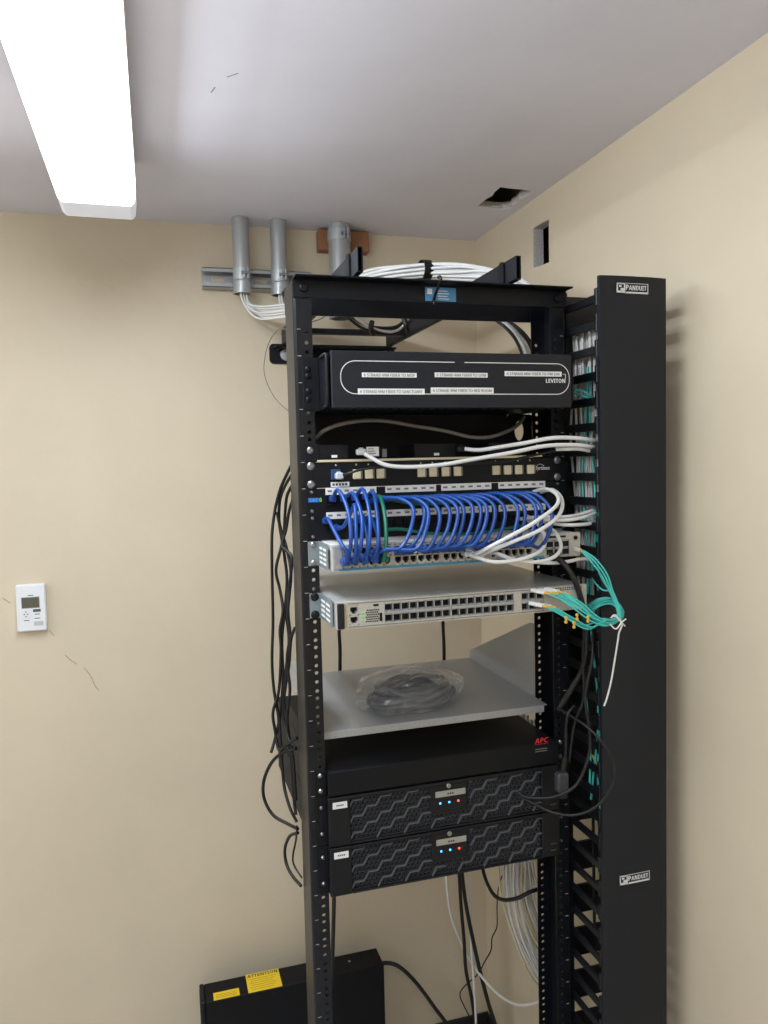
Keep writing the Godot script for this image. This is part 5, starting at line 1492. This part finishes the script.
	cable("power_cable", "long black cord falling in front of the finger ducts and sweeping to the upper server", "cord", g, [Vector3(0.2639, 1.5004, 0.07), Vector3(0.2553, 1.4576, 0.08), Vector3(0.2469, 1.4219, 0.08), Vector3(0.2405, 1.386, 0.08), Vector3(0.2432, 1.3505, 0.085), Vector3(0.2439, 1.3062, 0.09), Vector3(0.2354, 1.2706, 0.09), Vector3(0.2178, 1.2343, 0.085), Vector3(0.191, 1.2157, 0.075), Vector3(0.1689, 1.2071, 0.06), Vector3(0.1435, 1.2023, 0.035), Vector3(0.1349, 1.2068, 0.02)], 0.003, M.black_cable)
	cable("power_cable", "thin black cord making the widest loop over the charcoal cover", "cord", g, [Vector3(0.2123, 1.3605, 0.04), Vector3(0.2196, 1.3541, 0.07), Vector3(0.23, 1.346, 0.1), Vector3(0.2424, 1.3276, 0.125), Vector3(0.2577, 1.297, 0.135), Vector3(0.2635, 1.2658, 0.135), Vector3(0.2545, 1.2327, 0.13), Vector3(0.2326, 1.2047, 0.12), Vector3(0.2065, 1.1872, 0.1), Vector3(0.1778, 1.1866, 0.08), Vector3(0.1559, 1.1918, 0.05), Vector3(0.1379, 1.1996, 0.022)], 0.0026, M.black_cable)
	cable("power_cable", "black cord dropping behind the long cord inside the ducts", "cord", g, [Vector3(0.2576, 1.506, 0.05), Vector3(0.249, 1.4534, 0.06), Vector3(0.2476, 1.3993, 0.065), Vector3(0.2432, 1.372, 0.065), Vector3(0.2315, 1.3402, 0.06), Vector3(0.2229, 1.2984, 0.06), Vector3(0.2185, 1.2672, 0.06)], 0.0028, M.black_cable)
	var c := cable("power_cable", "black power cord ending in a hanging socket plug beside the server", "cord", g, [Vector3(0.2297, 1.3702, 0.06), Vector3(0.2162, 1.3575, 0.062), Vector3(0.2118, 1.3284, 0.062), Vector3(0.2114, 1.295, 0.062), Vector3(0.2103, 1.272, 0.06)], 0.0028, M.black_cable)
	var st := begin()
	var a: Vector3 = Vector3(0.2104, 1.2776, 0.06)
	var b: Vector3 = Vector3(0.206, 1.2502, 0.06)
	tube(st, PackedVector3Array([a, a.lerp(b, 0.5), b]), 0.0055, 8)
	for k in 4: tube(st, PackedVector3Array([a.lerp(b, 0.15 + 0.22 * k), a.lerp(b, 0.22 + 0.22 * k)]), 0.0066, 8)
	obj("strain_relief", st, M.black_cable, c)
	var e: Vector3 = Vector3(0.2038, 1.2337, 0.06)
	obj("socket_plug", box_shape(e + Vector3(-0.0125, -0.02, -0.009), e + Vector3(0.011, 0.017, 0.009), 0.004), mat(Color8(60, 60, 66), 0.5), c)
	obj("socket_face", box_shape(e + Vector3(-0.009, -0.032, -0.007), e + Vector3(0.008, -0.02, 0.007), 0.002), M.black_cable, c)
	# inside the manager
	g = "pale cables inside the manager"
	for i in 30:
		var x := 0.282 + (i % 3) * 0.008
		var z := -0.024 + i * 0.0035
		var low := 1.64 - 0.03 * (i % 5)
		var lean := 0.012 * sin(i * 2.3)
		var pts := []
		for k in 10:
			var y: float = lerpf(2.055 - 0.004 * (i % 4), low, k / 9.0)
			pts.append(Vector3(x + 0.003 * sin(k * 1.1 + i * 0.9), y, clampf(z + lean * (k / 9.0) + 0.004 * cos(k * 0.8 + i * 1.7), -0.03, 0.082)))
		cable("network_cable", "pale grey cable hanging inside the vertical cable manager", "cable", g, pts, 0.0027, M.grey_white_cable, 4, 6)
	g = "teal cables inside the manager"
	for i in 3:
		var pts := []
		for k in 12:
			pts.append(Vector3(0.2745 + 0.0035 * i + 0.002 * sin(k * 0.9 + i), lerpf(1.985 - 0.01 * i, 1.21 - 0.03 * i, k / 11.0), 0.03 + 0.02 * i + 0.012 * cos(k * 1.2 + i * 2.0)))
		cable("fiber_cable", "teal fiber hanging inside the vertical cable manager", "fiber cable", g, pts, 0.0022, M.teal_cable, 4, 6)
	cable("fiber_cable", "upper teal fiber passing from the enclosure end into the manager", "fiber cable", "teal fibers at the enclosure end", [Vector3(0.255, 1.945, 0.03), Vector3(0.2594, 1.9413, 0.05), Vector3(0.2705, 1.9319, 0.055), Vector3(0.2941, 1.9198, 0.05)], 0.002, M.teal_cable)
	cable("fiber_cable", "lower teal fiber passing from the enclosure end into the manager", "fiber cable", "teal fibers at the enclosure end", [Vector3(0.255, 1.9396, 0.03), Vector3(0.2593, 1.9324, 0.05), Vector3(0.2705, 1.9266, 0.055), Vector3(0.294, 1.909, 0.05)], 0.002, M.teal_cable)
	cable("fiber_cable", "yellow fiber tucked inside the manager beside the upper server", "fiber cable", "", [Vector3(0.285, 1.26, 0.03), Vector3(0.292, 1.235, 0.05), Vector3(0.3, 1.21, 0.05), Vector3(0.305, 1.18, 0.03)], 0.0022, M.yellow)
	for i in 6:
		var pts := []
		for k in 7: pts.append(Vector3(0.3 + 0.014 * i + 0.006 * sin(k + i), lerpf(1.5, 0.9 - 0.05 * i, k / 6.0), 0.012 + 0.006 * cos(k * 1.3 + i)))
		cable("black_cable", "black cable hanging deep inside the vertical cable manager", "cable", "black cables inside the manager", pts, 0.003, M.black_cable, 4, 6)

func build_lower_cables() -> void:
	# pale bundle behind the far upright
	var g := "white cables falling behind the far upright"
	for i in 24:
		var u := fmod(i * 0.618, 1.0)
		var j := rng.randf_range(-0.006, 0.006)
		var dz := 0.03 * (i % 3) - 0.03
		var near := [Vector3(0.2611, 1.037, -0.3), Vector3(0.2593, 0.9182, -0.3), Vector3(0.2578, 0.8224, -0.3), Vector3(0.2668, 0.7482, -0.3), Vector3(0.2865, 0.6834, -0.3), Vector3(0.3142, 0.6211, -0.3), Vector3(0.345, 0.5672, -0.3), Vector3(0.3736, 0.5278, -0.29), Vector3(0.394, 0.4752, -0.28)]
		var far := [Vector3(0.3223, 1.0277, -0.3), Vector3(0.3233, 0.9072, -0.3), Vector3(0.3329, 0.8522, -0.3), Vector3(0.348, 0.8056, -0.3), Vector3(0.3659, 0.758, -0.3), Vector3(0.3866, 0.712, -0.3), Vector3(0.4047, 0.6587, -0.3), Vector3(0.4091, 0.6019, -0.29), Vector3(0.4104, 0.5087, -0.28)]
		var pts := []
		pts.append(near[0].lerp(far[0], u) + Vector3(0.004, 0.2, dz))
		for k in near.size(): pts.append(near[k].lerp(far[k], u) + Vector3(j * sin(k * 1.3 + i), 0, dz))
		cable("network_cable", "white network cable in the pale hank falling behind the far upright", "cable", g, pts, 0.0029, M.white_cable if i % 4 else M.ivory, 4, 6)
	g = "cords hanging below the servers"
	for e in [
		["near thick black cord hanging straight below the servers to the floor", [Vector3(0.2845, 0.7569, -0.68), Vector3(0.2917, 0.6596, -0.68), Vector3(0.2959, 0.5651, -0.68), Vector3(0.3031, 0.4605, -0.68), Vector3(0.3075, 0.3705, -0.68), Vector3(0.3243, 0.2771, -0.68), Vector3(0.3323, 0.2031, -0.68), Vector3(0.3397, 0.0924, -0.68)], 0.0052, M.black_cable],
		["far thick black cord slanting below the servers to the floor", [Vector3(0.2886, 0.7657, -0.66), Vector3(0.2928, 0.6698, -0.66), Vector3(0.303, 0.575, -0.66), Vector3(0.3224, 0.4687, -0.66), Vector3(0.345, 0.3605, -0.66), Vector3(0.3682, 0.2659, -0.66), Vector3(0.3859, 0.2047, -0.66), Vector3(0.4096, 0.1143, -0.66)], 0.0058, M.black_cable],
		["white cable swinging in a low arc from the servers to the far upright", [Vector3(0.2614, 0.722, -0.7), Vector3(0.2623, 0.6192, -0.7), Vector3(0.2727, 0.5287, -0.7), Vector3(0.2988, 0.4492, -0.7), Vector3(0.3275, 0.3836, -0.69), Vector3(0.3456, 0.3633, -0.62), Vector3(0.3568, 0.372, -0.54), Vector3(0.3678, 0.4055, -0.46), Vector3(0.3865, 0.4674, -0.38), Vector3(0.3955, 0.5533, -0.3)], 0.0037, M.white_cable],
		["white cable dropping straight to the floor beside the thick black cords", [Vector3(0.3195, 0.5808, -0.67), Vector3(0.3204, 0.463, -0.67), Vector3(0.3249, 0.3732, -0.67), Vector3(0.3294, 0.2829, -0.67), Vector3(0.3312, 0.2106, -0.67), Vector3(0.3324, 0.102, -0.67)], 0.0037, M.white_cable],
		["thin kinked black wire wandering down below the servers", [Vector3(0.4394, 0.6965, -0.69), Vector3(0.4353, 0.6375, -0.69), Vector3(0.4188, 0.5957, -0.69), Vector3(0.4115, 0.5372, -0.69), Vector3(0.4105, 0.4743, -0.69), Vector3(0.3942, 0.4415, -0.69), Vector3(0.3904, 0.4062, -0.69), Vector3(0.3678, 0.3719, -0.69), Vector3(0.3485, 0.343, -0.69), Vector3(0.3013, 0.3115, -0.69), Vector3(0.2916, 0.2898, -0.69), Vector3(0.3034, 0.257, -0.69), Vector3(0.3211, 0.2107, -0.69), Vector3(0.3319, 0.1171, -0.69)], 0.0018, M.black_cable],
		["black cord hooking from the lower server to the far upright", [Vector3(0.2168, 1.0183, -0.36), Vector3(0.2112, 0.9068, -0.34), Vector3(0.2094, 0.8688, -0.32), Vector3(0.2038, 0.8552, -0.28), Vector3(0.2026, 0.8515, -0.24), Vector3(0.2128, 0.857, -0.21), Vector3(0.2344, 0.8685, -0.19), Vector3(0.2584, 0.8829, -0.18), Vector3(0.2874, 0.8865, -0.18), Vector3(0.3216, 0.8893, -0.18)], 0.0042, M.black_cable],
		["black cord hanging close behind the near upright below the servers", [Vector3(-0.1493, 0.9209, -0.3), Vector3(-0.1506, 0.8763, -0.3), Vector3(-0.1554, 0.787, -0.3), Vector3(-0.1596, 0.7198, -0.3), Vector3(-0.1682, 0.6535, -0.3), Vector3(-0.1743, 0.6001, -0.3), Vector3(-0.1811, 0.5192, -0.3)], 0.0046, M.black_cable]]:
		var pts: Array = e[1].duplicate()
		var above := 1.16 if pts[0].z < -0.6 else 1.07
		pts.push_front(Vector3(pts[0].x, above, pts[0].z))
		cable("power_cable", e[0], "cord", g, pts, e[2], e[3])
	cable("power_cable", "black mains cord leaving the floor unit with yellow labels", "cord", "", [Vector3(0.0599, 0.4131, -0.725), Vector3(0.0879, 0.4132, -0.72), Vector3(0.1141, 0.4051, -0.71), Vector3(0.1457, 0.3753, -0.7), Vector3(0.1771, 0.3337, -0.69), Vector3(0.2113, 0.2796, -0.68), Vector3(0.2428, 0.2319, -0.67), Vector3(0.288, 0.1585, -0.65)], 0.0056, M.black_cable)
	for e in [["black cord hanging behind the shelf near the punched upright", [Vector3(-0.0931, 1.5085, -0.43), Vector3(-0.0927, 1.4386, -0.43), Vector3(-0.0917, 1.3917, -0.43), Vector3(-0.0937, 1.3213, -0.43), Vector3(-0.094, 1.2268, -0.43)]], ["black cord hanging behind the shelf above the plastic bag", [Vector3(0.1622, 1.4895, -0.43), Vector3(0.1635, 1.4288, -0.43), Vector3(0.1649, 1.3677, -0.43), Vector3(0.1633, 1.2944, -0.43), Vector3(0.1618, 1.2207, -0.43)]]]:
		cable("power_cable", e[0], "cord", "cords behind the shelf", e[1], 0.0042, M.black_cable)
